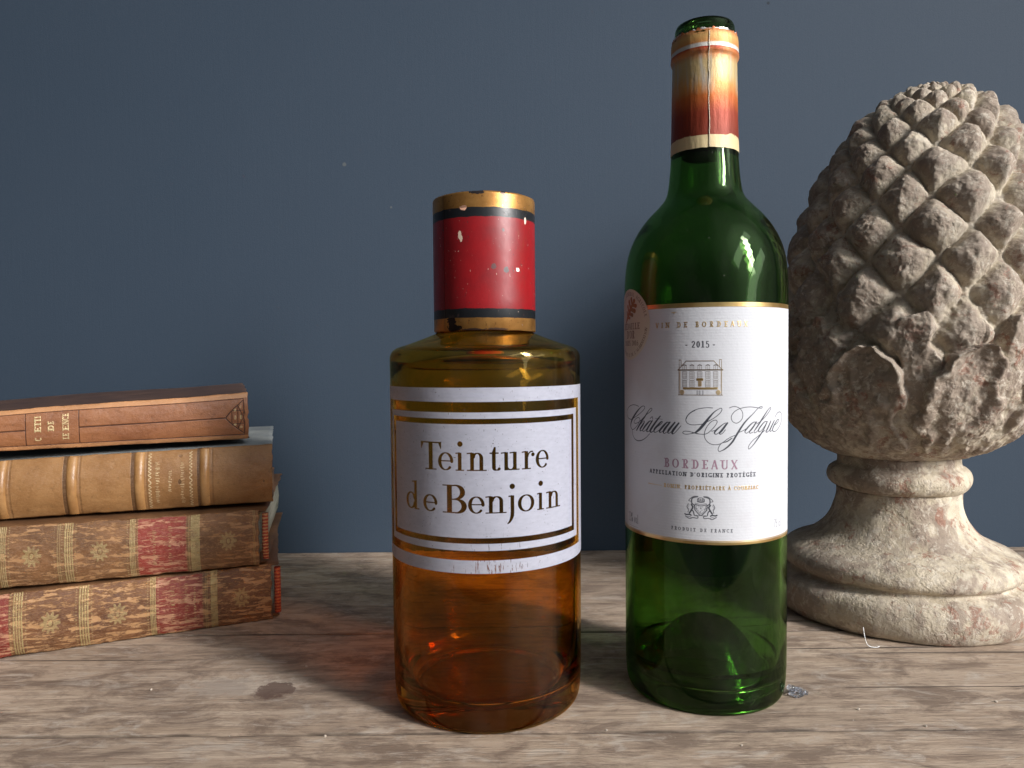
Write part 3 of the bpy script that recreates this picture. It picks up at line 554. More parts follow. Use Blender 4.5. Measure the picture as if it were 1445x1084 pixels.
# paper label artwork
LW2, LH2 = 106.0, 102.4; cw = 53.0
gold = Canvas(LW2, LH2, 12); ink = Canvas(LW2, LH2, 12); mauve = Canvas(LW2, LH2, 12)
gold.line(0, .95, LW2, .95, 1.9); gold.line(0, LH2-.95, LW2, LH2-.95, 1.9)
gold.line(0, LH2-1.35, LW2, LH2-1.35, .12, v=-1); gold.line(0, LH2-1.75, LW2, LH2-1.75, .10, v=-1)
gold.text('VIN DE BORDEAUX', cw-19.6, cw+20.5, 10.25, 2.3, .2, .13)
ink.text('-', cw-5.8, cw-4.4, 18.9, 2.7, .2, .09); ink.text('2015', cw-3.1, cw+4.2, 18.9, 2.75, .22, .12); ink.text('-', cw+5.5, cw+6.9, 18.9, 2.7, .2, .09)
SCRIPT=[[(-30.4,44.72,0.16),(-32.94,44.26,0.16),(-36.34,44.45,0.16),(-40.09,45.6,0.16),(-42.76,47.41,0.16),(-42.94,49.07,0.16),(-41.45,50.5,0.16),(-38.4,51.08,0.16),(-35.91,50.78,0.16),(-33.76,49.92,0.16),(-30.76,48.61,0.16),(-27.81,46.84,0.16),(-26.16,45.37,0.16),(-26.31,44.5,0.16),(-27.5,44.46,0.16),(-29.39,45.45,0.34),(-31.83,47.29,0.59),(-34.17,49.24,0.73),(-36.38,51.22,0.73),(-37.62,53.15,0.59),(-37.63,54.57,0.34),(-36.18,55.55,0.16),(-34.2,55.17,0.16),(-31.85,53.67,0.16),(-30.09,51.94,0.16),(-29.41,50.7,0.16),(-30.08,49.86,0.16),(-31.47,49.95,0.16),(-33.17,50.78,0.16),(-34.39,52.07,0.16),(-33.18,52.58,0.16),(-30.77,51.99,0.16),(-29.09,50.88,0.16)],
[(-35.95,55.83,0.16),(-35.73,57.63,0.16),(-34.22,59.3,0.21),(-32.26,60.1,0.28),(-30.12,60.19,0.3),(-27.55,59.55,0.28),(-25.2,58.26,0.21),(-23.03,56.42,0.16)],
[(-29.09,51.27,0.16),(-27.21,49.76,0.16),(-24.9,48.05,0.16),(-22.75,46.75,0.16),(-21.72,45.73,0.16),(-21.85,45.15,0.16),(-22.75,45.39,0.16),(-24.34,47.04,0.29),(-26.03,49.09,0.48),(-27.82,50.79,0.59),(-30.09,53.33,0.59),(-32.05,55.59,0.48)],
[(-30.44,53.96,0.16),(-28.45,52.22,0.16),(-26.77,51.01,0.16),(-26.33,51.47,0.37),(-27.52,52.94,0.62),(-29.1,54.64,0.62),(-29.27,55.55,0.37),(-28.15,55.35,0.16),(-26.93,54.47,0.16)],
[(-21.74,50.78,0.16),(-23.02,50.86,0.35),(-24.63,52.14,0.57),(-26.63,54.05,0.57),(-27.53,55.3,0.35),(-26.63,55.63,0.16),(-25.19,54.73,0.16),(-22.76,52.4,0.16),(-21.74,50.88,0.16)],
[(-21.48,50.57,0.4),(-24.36,54.27,0.6),(-24.78,55.48,0.4),(-23.83,55.5,0.16),(-22.77,54.74,0.16)],
[(-22.76,49.67,0.16),(-21.48,48.82,0.16),(-21.23,49.97,0.16)],
[(-17.22,48.31,0.35),(-19.78,51.24,0.6),(-22.25,54.31,0.7),(-22.77,55.33,0.6),(-22,55.66,0.35),(-20.75,54.99,0.16)],
[(-19.89,49.41,0.16),(-16.11,49.69,0.16)],
[(-20.51,54,0.16),(-18.83,53.12,0.16),(-17,51.85,0.16),(-16.12,50.84,0.16),(-16.78,50.78,0.37),(-18.37,52.32,0.62),(-20.26,54.18,0.62),(-20.51,55.36,0.37),(-19.55,55.48,0.16),(-17.91,54.6,0.16)],
[(-12.92,50.87,0.16),(-13.97,50.93,0.37),(-15.68,52.55,0.62),(-17.46,54.57,0.62),(-17.46,55.34,0.37),(-16.56,55.19,0.16),(-15.03,53.85,0.16),(-12.92,51.07,0.16)],
[(-12.51,50.76,0.46),(-15.03,53.85,0.7),(-15.69,55.23,0.46),(-15.14,55.77,0.16),(-14.18,55.14,0.16)],
[(-10.29,50.76,0.46),(-12.72,53.72,0.7),(-13.55,55.1,0.46),(-12.93,55.55,0.16),(-11.9,54.82,0.16)],
[(-8.53,50.97,0.49),(-11.09,54.21,0.75),(-11.5,55.56,0.49),(-10.69,55.52,0.16),(-9.11,53.93,0.16),(-7.56,52.07,0.16)],
[(5.57,44.28,0.16),(3.57,44.18,0.16),(1.18,44.41,0.16),(-1.03,44.96,0.16),(-3.27,46.14,0.16),(-4.92,47.85,0.16),(-5.5,49.53,0.16),(-4.92,50.77,0.16),(-3.47,51.46,0.16),(-1.64,51.52,0.16),(0.38,51.26,0.16),(1.58,51.04,0.16),(3.18,50.19,0.16),(5.18,49.13,0.16),(6.98,47.89,0.16),(8.58,46.44,0.16),(9.39,45,0.16),(8.99,44.38,0.16),(7.98,44.79,0.16),(6.17,46.03,0.34),(4.18,48.31,0.6),(2.78,50.19,0.79),(1.58,51.66,0.85),(0.38,53.13,0.79),(-1.03,54.41,0.6),(-1.84,54.85,0.34),(-3.27,55.31,0.16),(-5.13,55.58,0.16),(-6.38,55.42,0.16),(-6.8,54.92,0.16),(-6.17,54.37,0.16),(-4.71,54.32,0.16),(-2.86,54.67,0.16),(-1.44,55.05,0.16),(0.38,55.38,0.16),(2.38,55.38,0.16),(3.78,54.74,0.16),(5.18,53.48,0.16),(6.58,51.81,0.16),(7.38,50.37,0.16),(7.18,49.54,0.16),(6.38,49.44,0.16),(5.18,49.96,0.16),(3.78,51.42,0.16),(2.78,53.09,0.16),(2.22,54.97,0.16),(2.28,56.62,0.16),(2.99,58.06,0.16),(4.39,59.29,0.16),(6.39,59.78,0.16),(8.2,59.56,0.16),(9.82,58.94,0.16),(11.66,58.23,0.16),(13.32,57.11,0.16)],
[(-2.86,54.67,0.3),(-1.64,55.01,0.3),(-0.43,55.27,0.3)],
[(-1.64,45.38,0.24),(-3.27,46.25,0.29),(-4.71,47.63,0.29),(-5.37,49.11,0.24)],
[(11.24,50.58,0.16),(10.42,50.78,0.16),(9,51.81,0.31),(7.38,53.26,0.48),(6.38,54.5,0.48),(6.58,55.23,0.31),(7.59,55.12,0.16),(9.2,53.46,0.16),(11.03,50.99,0.16)],
[(11.75,50.59,0.43),(9.4,53.67,0.65),(8.39,54.91,0.43),(9,55.32,0.16),(10.02,54.5,0.16),(10.83,53.47,0.16)],
[(5.18,54.1,0.16),(6.38,53.78,0.16),(7.18,53.36,0.16)],
[(12.51,44.3,0.16),(13.87,43.8,0.16),(15.35,43.82,0.16),(16.86,44.47,0.16),(17.96,45.73,0.16),(18.36,47.18,0.16),(18.08,48.83,0.16),(17.09,50.05,0.16),(15.58,50.74,0.16),(14.09,50.2,0.16),(13.35,48.95,0.16),(13.45,47.51,0.16),(14.5,46.08,0.16),(15.99,45.07,0.16),(17.73,44.48,0.16),(19.98,44.08,0.16),(22.31,44.07,0.16),(25.27,44.47,0.16),(27.64,44.76,0.16),(28.05,44.15,0.16),(27.1,44.12,0.16),(25.53,44.89,0.16),(23.29,46.9,0.24),(20.91,48.9,0.38),(19.09,50.71,0.49),(17.54,52.75,0.57),(16.45,54.38,0.61),(15.16,56.42,0.61),(13.9,58.46,0.57),(12.23,60.3,0.49),(10.38,61.74,0.38),(9.36,62.25,0.24),(8.35,62.67,0.16),(7.81,61.95,0.16),(8.11,60.7,0.16),(9.01,59.36,0.16),(10.03,58.63,0.16),(11.67,57.4,0.16),(13.33,56.49,0.16),(14.8,55.89,0.16)],
[(9.76,58.88,0.16),(11.46,58.54,0.16),(12.91,57.62,0.16),(13.75,57.01,0.16)],
[(16.88,54.59,0.16),(18.87,53.81,0.16),(19.77,53.22,0.16)],
[(24.54,50.47,0.16),(23.3,50.64,0.29),(21.62,51.82,0.43),(20,53.43,0.43),(19.32,54.45,0.29),(20.01,55.09,0.16),(21.4,54.31,0.16),(23.3,52.3,0.16),(24.54,50.68,0.16)],
[(25.04,50.49,0.35),(22.82,53.11,0.5),(21.52,54.52,0.35),(21.87,55.15,0.16),(23.07,54.78,0.16)],
[(25.04,51.32,0.16),(27.39,50.17,0.16),(29.91,48.4,0.16),(32.32,46.2,0.16),(33.28,44.99,0.16),(32.63,44.75,0.16),(31.08,45.94,0.28),(29.04,48.15,0.44),(27.13,50.37,0.5),(25.3,52.58,0.44),(23.93,54.19,0.28),(23.81,55.02,0.16),(24.8,54.85,0.16),(25.82,54.06,0.16)],
[(30.81,50.54,0.16),(29.34,50.68,0.29),(27.4,52.26,0.43),(26.08,53.87,0.43),(26.35,54.71,0.29),(27.41,54.35,0.16),(29.35,52.56,0.16),(30.81,50.75,0.16)],
[(31.11,50.55,0.26),(29.35,53.19,0.4),(27.42,55.6,0.45),(25.32,58,0.4),(23.33,60.2,0.26),(21.42,61.78,0.16),(20.95,61.35,0.16),(21.42,60.12,0.16),(23.32,58.12,0.16),(25.83,56.57,0.16),(27.96,55.21,0.16),(29.65,54.25,0.16)],
[(33.32,50.46,0.35),(31.43,53.3,0.5),(30.23,54.91,0.35),(31.44,54.98,0.16),(32.69,54,0.16)],
[(35.74,50.38,0.35),(33.33,53.41,0.5),(32.69,54.63,0.35),(33.34,54.88,0.16),(34.69,54.12,0.16)],
[(36.12,52.31,0.16),(38.05,51.58,0.16),(39.31,50.6,0.16),(39.31,50.17,0.16),(38.04,50.31,0.29),(35.75,52.29,0.43),(34.52,54.11,0.43),(35.05,54.99,0.29),(36.51,55.09,0.16),(38.91,53.98,0.16),(41.17,52,0.16),(42.16,49.72,0.16),(41.88,47.77,0.16),(40.18,46.92,0.16),(38.02,47.33,0.16),(36.46,48.73,0.16)]]

for st in SCRIPT:
    ink.spline([(a+cw, b, max(w*1.4, .30)) for a, b, w in st] if len(st) > 2 else [(a+cw, b, w) for a, b, w in st])
mauve.text('BORDEAUX', cw-15.4, cw+16.1, 70.2, 3.9, .2, .09)
ink.text("APPELLATION D'ORIGINE PROTÉGÉE", cw-23, cw+24.5, 73.6, 1.85, .24, .16)
gold.text("ROMIN, PROPRIÉTAIRE À COURPIAC", cw-15.5, cw+26, 79.0, 1.65, .22, .15); gold.cap(cw-23.8, 78.4, cw-16.6, 78.5, .5, .25, v=.6); gold.cap(cw+19, 78.4, cw+25.8, 78.7, .9, .3, v=.5)
ink.text('PRODUIT DE FRANCE', cw-12, cw+14, 97.0, 1.5, .24, .15, v=.85)
ink.text('13% vol', cw-40.5, cw-31, 98.0, 4.2, .14, .07, v=.8); ink.cap(cw-40.3, 99.9, cw-31, 99.7, .3, v=.35)
ink.text('75 cl', cw+35.7, cw+41.4, 96.8, 3.6, .14, .07, v=.8)
# chateau vignette
hx = lambda X: cw+(X-620)/49.6+.35
hy = lambda Y: 24+(Y-180)/49.6
def hl(c_, a, b, c2, d, w, v=1): c_.cap(hx(a), hy(b), hx(c2), hy(d), w*1.5, v=v)
for c_, v in ((gold, 1), (ink, .75)):
    hl(c_, 340, 205, 905, 205, .2, v); hl(c_, 330, 215, 170, 385, .16, v); hl(c_, 910, 215, 1070, 385, .16, v); hl(c_, 165, 392, 1085, 392, .32, v)
    for X in (190, 232, 1018, 1060): hl(c_, X, 180, X, 330 if X in (232, 1018) else 370, .12, v)
    hl(c_, 190, 182, 232, 182, .16, v); hl(c_, 1018, 178, 1060, 178, .16, v)
    hl(c_, 185, 395, 185, 915, .14, v); hl(c_, 1062, 395, 1062, 915, .14, v); hl(c_, 170, 918, 1080, 918, .16, v)
for X in (305, 460, 618, 782, 940):
    for c_, v in ((ink, 1), (gold, .5)):
        c_.box(hx(X-38), hy(300), hx(X+38), hy(388), .12, v); hl(c_, X-42, 300, X, 278, .14, v); hl(c_, X, 278, X+42, 300, .14, v); hl(c_, X, 300, X, 385, .08, v)
        for (ya, yb_) in ((425, 560), (620, 750)):
            if X == 618 and ya == 620: continue
            c_.box(hx(X-45), hy(ya), hx(X+45), hy(yb_), .13, v)
            hl(c_, X-15, ya, X-15, yb_, .07, v*.8); hl(c_, X+15, ya, X+15, yb_, .07, v*.8)
            for q_ in (.25, .5, .75): hl(c_, X-45, ya+(yb_-ya)*q_, X+45, ya+(yb_-ya)*q_, .07, v*.8)
        if X != 618: c_.box(hx(X-52), hy(578), hx(X+52), hy(608), .08, v)
gold.rect(hx(550), hy(568), hx(690), hy(618)); gold.rect(hx(582), hy(620), hx(658), hy(740), .8); gold.rect(hx(270), hy(758), hx(985), hy(802), .95)
gold.rect(hx(185), hy(400), hx(222), hy(820), .45); gold.rect(hx(1040), hy(400), hx(1062), hy(820), .4)
gold.disc(hx(250), hy(860), 2.1, .75); gold.disc(hx(995), hy(860), 2.1, .75)
for X in (565, 615, 680): hl(ink, X, 830, X, 910, .35, .55)
for X in (590, 640): hl(ink, X, 825, X, 905, .1, .5)
# heraldic device: crowned shield between two beasts on scrolls
kx = lambda X: cw+(X-630)/62+.9
ky = lambda Y: 81.7+(Y-180)/62
def kl(pts, w, v=.85): 
    ink.spline([(kx(a), ky(b), w*1.35) for a, b in pts], v=min(1, v*1.15))
kl([(470, 420), (465, 520), (520, 610), (620, 690), (720, 610), (780, 520), (775, 420)], .28); kl([(505, 430), (505, 520), (560, 600), (620, 650), (690, 600), (740, 520), (740, 430)], .14)
kl([(470, 400), (620, 440), (775, 400)], .25); kl([(480, 370), (620, 400), (765, 370)], .15)
for X in range(540, 720, 22): kl([(X, 320), (X-6+12*((X//22) % 2), 255)], .2, .7)
kl([(535, 330), (620, 345), (705, 330)], .3); kl([(530, 300), (560, 240), (620, 225), (680, 240), (710, 300)], .2)
for sg in (-1, 1):
    m = lambda P: [(620+sg*(x-620), y) for x, y in P]
    kl(m([(545, 190), (450, 195), (380, 235), (310, 310), (370, 330)]), .25, .75); kl(m([(540, 200), (470, 215), (400, 250), (385, 330), (395, 400)]), .4, .8)
    kl(m([(380, 420), (415, 480), (380, 560), (330, 640)]), .5); kl(m([(385, 560), (430, 600), (450, 680)]), .35); kl(m([(390, 380), (430, 410), (470, 450)]), .3)
    kl(m([(300, 400), (265, 480), (300, 560), (290, 620)]), .28, .7); kl(m([(325, 420), (290, 500), (320, 540)]), .15, .6)
    kl(m([(210, 675), (250, 690), (330, 680), (370, 700)]), .45); kl(m([(225, 730), (330, 790), (420, 760), (530, 770), (545, 720), (460, 700)]), .3, .75); kl(m([(240, 750), (340, 740), (380, 770)]), .25, .6)
    kl(m([(500, 690), (560, 700), (620, 690)]), .25, .6); kl(m([(440, 470), (480, 500), (460, 560)]), .2, .7)
for (X, Y, r) in ((520, 520, .5), (620, 500, .7), (710, 520, .5), (610, 600, .6), (570, 470, .3), (670, 470, .3), (650, 550, .4), (560, 560, .3)): ink.disc(kx(X), ky(Y), r, .75)
gold.disc(cw-10.6, 3.9, .9, .7); gold.cap(cw-11.6, 3.8, cw-9.4, 3.6, .5, .2, v=.7)
ink.disc(cw-33, 65.5, .5, .35); ink.disc(cw-20.2, 79, .01)
im = image('wine_label_print', np.stack([gold.a, ink.a, mauve.a], -1))
T = NT('printed_label_paper'); o = imgnode(T, im); c = T.coord()
stain = T.ramp(T.noise(c, 42, 4, .6), [(.55, 0), (.72, .5)]); paper = T.mix(stain, (.53, .535, .565), (.46, .44, .46))
lit = T.n('Fresnel', IOR=1.3).outputs[0]
paper = T.mix(T.math('MULTIPLY', o[0], .96), paper, T.mix(T.ramp(T.noise(T.coord(scale=(1, 1, .3)), 60, 3), [(.35, 0), (.65, 1)]), (.42, .22, .05), (.70, .50, .20)))
paper = T.mix(T.math('MULTIPLY', o[2], .85), paper, (.24, .10, .16)); paper = T.mix(T.math('MULTIPLY', o[1], .97), paper, (.014, .016, .028))
laid = T.n('TexWave', Vector=T.coord(), Scale=260, Distortion=.6, Detail=1, _wave_type='BANDS', _bands_direction='Z').outputs[0]
hh = T.math('ADD', T.math('MULTIPLY', laid, .16), T.noise(c, 700, 3, .6)); hh = T.math('ADD', hh, T.math('MULTIPLY', o[0], 1.2))
T.bsdf(Base__Color=paper, Metallic=T.math('MULTIPLY', o[0], .85), Roughness=T.mix(o[0], (.62, .62, .62), (.30, .30, .30)), Normal=T.bump(hh, .22, .0004))
PHI0 = -18.0; ha = math.degrees(53.0/37.0)
fl = cyl_sheet('front_label', WX, WYc, 37.0, PHI0-ha, PHI0+ha, 177.4, 75.0, T.m, wine, 128, 8)
fl['label'] = 'cream paper label with gold edges, chateau drawing and black script'
# back label, rounded at the bottom, glimpsed through the glass
V = []; 
for i in range(61):
    u = -1+2*i/60; a = R(165+u*50); zb = 62-22*math.sqrt(max(0, 1-u*u))
    for j in range(6): V.append((WX+36.97*math.sin(a), WYc-36.97*math.cos(a), zb+(150-zb)*j/5))
mesh('back_label', V, gridfaces(61, 6), simple('label_paper_back', (.50, .50, .50), .8), wine)
# medal sticker
md = Canvas(32.4, 32.4, 20); mi = Canvas(32.4, 32.4, 20); c0 = 16.2
def leafpt(t, off): 
    ax, ay, bx, by = -5.6, 8.0, 5.2, -9.5   # stalk to tip (y up negative handled below)
    return 0
lx = lambda t, o: c0+.8+(-5.5+9.6*t)+o*.78
ly = lambda t, o: c0-6.2+(5.2-9.4*t)+o*.62
for t in np.linspace(0, 1, 30): md.disc(lx(t, 0), ly(t, 0), .5+1.9*math.sin(math.pi*min(1, t*.9+.08)))
for t, L, d in ((.24, 2.3, 1.3), (.44, 3.4, 1.8), (.64, 3.6, 2.1), (.82, 2.7, 1.9)):
    for sg in (-1, 1): md.cap(lx(t, 0), ly(t, 0), lx(t+.12, sg*L), ly(t+.12, sg*L), d*.7, d)
md.disc(lx(1, 0), ly(1, 0), 2.2); md.cap(lx(0, 0), ly(0, 0), lx(-.12, .3), ly(-.12, .3), .6, .3)
mi.text('MÉDAILLE', c0-8.2, c0+9.4, c0+2.3, 2.9, .2, .08); mi.text("D'OR", c0-3.4, c0+5.2, c0+6.4, 3.5, .2, .08); mi.text('PARIS 2016', c0-6.5, c0+8.4, c0+9.6, 2.3, .2, .09)
def rt(cv_, txt, a0, a1, H, flip=False, v=1):
    for i, ch in enumerate(txt):
        if ch == ' ': continue
        a = R(a0+(a1-a0)*(i+.5)/len(txt)); ra = a+(math.pi if flip else 0); t = Canvas(H*1.2, H*1.5, 40); t.glyph(ch, H*.6-t.WID[ch]*H*.5, t.WID[ch]*H, H*1.25, H, .2*H, .08*H)
        rr = 14.0; gx = c0+rr*math.sin(a); gy = c0-rr*math.cos(a); w_ = cv_._win(gx-H, gy-H, gx+H, gy+H); A_, B_, C_, D_, X, Y = w_
        u = (X-gx)*math.cos(ra)+(Y-gy)*math.sin(ra)+H*.6; s_ = -(X-gx)*math.sin(ra)+(Y-gy)*math.cos(ra)+H*.75
        iu = (u*t.p).astype(int); iw = (s_*t.p).astype(int); ok = (iu >= 0) & (iu < t.W) & (iw >= 0) & (iw < t.H)
        cv_.a[C_:D_, A_:B_] = np.maximum(cv_.a[C_:D_, A_:B_], np.where(ok, t.a[np.clip(iw, 0, t.H-1), np.clip(iu, 0, t.W-1)], 0)*v)
rt(mi, 'CONCOURS GÉNÉRAL AGRICOLE', -78, 78, 1.7, v=.85); rt(mi, "DE L'AGRICULTURE ET DE L'ALIMENTATION", 258, 98, 1.5, True, v=.85)
im = image('medal_print', np.stack([md.a, mi.a, md.a*0], -1))
T = NT('medal_sticker_print'); o = imgnode(T, im); tintr = T.ramp(T.noise(T.coord(), 110, 2), [(.4, 0), (.6, 1)])
b_ = T.mix(o[0], (.56, .52, .42), T.mix(tintr, (.30, .16, .05), (.42, .13, .03))); b_ = T.mix(T.math('MULTIPLY', o[1], .9), b_, (.09, .035, .012))
T.bsdf(Base__Color=b_, Roughness=.45, Metallic=T.math('MULTIPLY', o[0], .5), Normal=T.bump(T.math('ADD', o[0], o[1]), .3, .0003))
V = []; U = []; F = []; A0 = R(-78); ZC = 169.6; RS = 16.1; rr_ = 37.12; nr, na = 14, 72
for i in range(nr+1):
    for k in range(na):
        r = RS*i/nr; a = 2*math.pi*k/na; s_, t_ = r*math.cos(a), r*math.sin(a)
        V.append((WX+rr_*math.sin(A0+s_/rr_), WYc-rr_*math.cos(A0+s_/rr_), ZC+t_)); U.append((.5+s_/32.4, .5+t_/32.4))
for i in range(nr):
    for k in range(na): F.append((i*na+k, i*na+(k+1) % na, (i+1)*na+(k+1) % na, (i+1)*na+k))
o_ = mesh('medal_sticker', V, F, T.m, wine, uv=U)
for c_ in list(amb.children)+list(wine.children):
    if c_.name.startswith('glass'): c_.cycles.is_caustics_caster = True
# ------------------------------------------------------------------ pine cone finial of old painted terracotta
def stone_mat():
    T = NT('limewashed_terracotta'); c = T.coord(); a = T.n('Attribute', _attribute_name='relief').outputs['Fac']
    n1 = T.noise(c, 45, 6, .68, .2); n2 = T.noise(c, 150, 5, .7); n3 = T.noise(c, 420, 4, .7); big = T.noise(c, 16, 3)
    base = T.mix(T.ramp(n1, [(.32, 0), (.68, 1)]), (.39, .32, .225), (.64, .56, .43))
    base = T.mix(T.math('MULTIPLY', T.ramp(n2, [(.50, 0), (.64, 1)]), .65), base, (.30, .245, .205))
    wornf = T.math('ADD', T.math('MULTIPLY', a, .30), T.noise(c, 60, 6, .7, .6))
    base = T.mix(T.math('MULTIPLY', T.ramp(wornf, [(.53, 0), (.66, 1)]), .72), base, (.21, .150, .118))
    base = T.mix(T.math('MULTIPLY', T.ramp(T.noise(T.coord(loc=(.4, .2, .9)), 75, 5, .75, .5), [(.575, 0), (.62, 1)]), .75), base, (.25, .105, .065))
    base = T.mix(T.math('MULTIPLY', T.ramp(T.noise(T.coord(loc=(.1, .9, .3)), 210, 5, .75, .6), [(.52, 0), (.60, 1)]), .5), base, (.66, .60, .50))
    base = T.mix(T.math('MULTIPLY', T.ramp(T.noise(c, 330, 4, .7, 1.0), [(.28, 1), (.38, 0)]), .8), base, (.06, .042, .03))
    base = T.mix(T.math('MULTIPLY', T.ramp(big, [(.38, 0), (.64, 1)]), .45), base, (.24, .20, .16))
    h = T.math('ADD', T.math('MULTIPLY', n2, 1.0), T.math('MULTIPLY', n3, .6)); h = T.math('ADD', h, T.math('MULTIPLY', T.noise(c, 900, 2), .25)); h = T.math('ADD', h, T.math('MULTIPLY', T.ramp(n1, [(.45, 0), (.5, 1)]), .35))
    T.bsdf(Base__Color=base, Roughness=.85, Normal=T.bump(h, .6, .0012)); return T.m
STONE = stone_mat(); FX, FY = 238.0, 453.3
fin = thing('pine_cone_finial', 'large weathered cream and brown terracotta pine cone finial standing on a round moulded foot', 'finial')
def setattr_relief(o, v):
    at = o.data.attributes.new('relief', 'FLOAT', 'POINT'); at.data.foreach_set('value', np.asarray(v, np.float32))
def turned(name, prof, nseg=220, sub=4, amp=.5, seed=3):
    P = smoothprof(prof, sub); m = len(P); A = np.linspace(0, 2*math.pi, nseg, endpoint=False)
    AA, I = np.meshgrid(A, np.arange(m), indexing='ij'); r = P[I, 0]; z = P[I, 1]
    q = np.stack([r*np.sin(AA), r*np.cos(AA), z], -1).reshape(-1, 3)
    d = (fbm(q*.035, 3, seed)*1.6+fbm(q*.13, 4, seed+9)*amp).reshape(r.shape)
    keep = np.clip(r/8, 0, 1)
    rr = np.maximum(r+d*keep, .02); zz = z+fbm(q*.05, 2, seed+4).reshape(r.shape)*.7*keep*(z > 3)
    V = np.stack([FX+rr*np.sin(AA), FY-rr*np.cos(AA), np.maximum(zz, 0)], -1).reshape(-1, 3)
    o = mesh(name, V, gridfaces(nseg, m, wrap=True), STONE, fin); setattr_relief(o, (d*.8+.28).ravel()); return o
turned('foot', [(20, .0), (60, 0), (69, .3), (72.5, 3), (74.6, 8), (75, 13), (74, 17.5), (71.5, 20.5), (67.5, 22.3), (64.5, 23.4), (64.0, 25), (66, 26.3), (67.8, 28.5), (68, 31.5), (66.5, 34.5), (62.5, 37.3), (56, 40), (49, 43.5), (43, 48.5), (38.6, 55), (35.8, 62), (34.6, 69), (34.4, 73), (30, 74)])
turned('collar', [(30, 72.5), (34.8, 73), (37.3, 74.2), (39.6, 77), (40.4, 80.5), (39.6, 84), (37.2, 86.4), (34.8, 87.6), (34.2, 89.5), (33.8, 93.5), (30, 96)], amp=.7, seed=17)
# head: smooth body, then scales carved on a diamond lattice
hp = smoothprof([(26, 91), (30, 92.5), (40, 95.5), (50, 101), (58.5, 109), (65, 119), (69.8, 132), (72.6, 150), (73.6, 172), (72.6, 195), (70, 217), (65.5, 239), (59, 260), (50.5, 278), (40, 294), (28, 306), (16, 313.5), (6, 316.5), (.6, 317)], 24)
dst = np.hypot(np.diff(hp[:, 0]), np.diff(hp[:, 1])); s = np.concatenate([[0], np.cumsum(dst)]); NM = 560; si = np.linspace(0, s[-1], NM)
pr2 = np.interp(si, s, hp[:, 0]); pz2 = np.interp(si, s, hp[:, 1])
tx = np.gradient(pr2, si); tz = np.gradient(pz2, si); nrm = np.hypot(tx, tz); nr_, nz_ = tz/nrm, -tx/nrm
NC = 13; vv = np.concatenate([[0], np.cumsum(1/np.maximum((pr2[1:]+pr2[:-1])/2, 7))])*(s[-1]/(NM-1))*NC/(2*math.pi)*.90
NA = 760; A = np.linspace(0, 2*math.pi, NA, endpoint=False); AA, I = np.meshgrid(A, np.arange(NM), indexing='ij')
iz0 = np.argmin(np.abs(pz2-128)); v0 = vv[iz0]
u = AA*NC/(2*math.pi)+.25
v = vv[I]-v0
base3 = np.stack([pr2[I]*np.sin(AA), pr2[I]*np.cos(AA), pz2[I]], -1).reshape(-1, 3)
w1 = fbm(base3*.03, 3, 40).reshape(u.shape)*.22; w2 = fbm(base3*.03+50, 3, 41).reshape(u.shape)*.22
a_, b_ = u+v+w1, u-v+w2
fa = np.abs(a_-np.round(a_))*2; fb = np.abs(b_-np.round(b_))*2
ga, gb = a_-np.round(a_), b_-np.round(b_)
ida, idb = np.round(a_), np.round(b_)
rnd = hsh(ida.astype(np.int64) % 997, idb.astype(np.int64) % 997, ida.astype(np.int64)*0, 5)
# height within a scale: ridge runs up to a tip above the middle, steep drop over the tip, like a nose
vy = (ga-gb); ux = (ga+gb)                                     # vy upwards, ux sideways, each within -1..1
edge = np.clip(1-(fa**5.5+fb**5.5)**(1/5.5), 0, 1)
tipy = -.14
pyr = np.clip(edge, 0, 1)
nose = np.clip(1-np.hypot(ux*1.25, (vy-tipy)*1.05), 0, 1)
hgt = .92*np.clip(pyr*1.12, 0, 1)**.88+.16*nose
hgt = np.tanh(hgt*1.35)/np.tanh(1.35)
size = np.clip(pr2[I]/73, 0, 1)**.85
amp = 9.2*size*(.78+.40*rnd)
lowmask = np.clip((pz2[I]-140)/18, 0, 1)
# leafy calyx below: big rounded leaves whose tips curl over, flutes running down to the collar
NL = 9; wl_ = fbm(base3*.05+9, 3, 90).reshape(u.shape); ul = AA*NL/(2*math.pi)+.15+wl_*.30; fl_ = ul-np.round(ul); t = np.clip((pz2[I]-92)/76, 0, 1.4)
wid = np.clip(1-np.clip((t-.55)/.45, 0, 1)**2.2, 0, 1)
leaf = np.clip(1-(np.abs(fl_)*2/np.maximum(wid, .05))**2.4, 0, 1)*(t < 1.0)
ul2 = ul+.5; fl2 = ul2-np.round(ul2); t2 = np.clip((pz2[I]-92)/56, 0, 1.4); wid2 = np.clip(1-np.clip((t2-.6)/.4, 0, 1)**2.2, 0, 1)
leaf2 = np.clip(1-(np.abs(fl2)*2/np.maximum(wid2*.85, .05))**2.4, 0, 1)*(t2 < 1.0)
rib = .5+.5*np.cos(fl_*2*math.pi*3)
t = np.clip((pz2[I]-92)/66+fbm(base3*.06+4, 3, 91).reshape(u.shape)*.20, 0, 1.3); wq = .90*np.sqrt(np.clip(1-(np.clip(t-.40, 0, 1)/.60)**2, 0, 1)); f1 = np.abs(fl_)*2/np.maximum(wq, .02)
m1 = np.clip((1-f1)/.22, 0, 1)*(t < 1); m1 = m1*m1*(3-2*m1)
h1 = m1*(2.0+9.0*np.clip(t, 0, 1)**1.3+2.6*np.exp(-((f1-.66)/.2)**2)*np.clip(t*2-.5, 0, 1)-1.6*np.exp(-(f1/.35)**2)*np.clip(t*2-.6, 0, 1))+rib*1.7*np.clip(1.15-t*1.3, 0, 1)
t2 = np.clip((pz2[I]-92)/84+wl_*.07, 0, 1.3); wq2 = .62*np.sqrt(np.clip(1-(np.clip(t2-.5, 0, 1)/.5)**1.6, 0, 1)); f2 = np.abs(fl2)*2/np.maximum(wq2, .02)
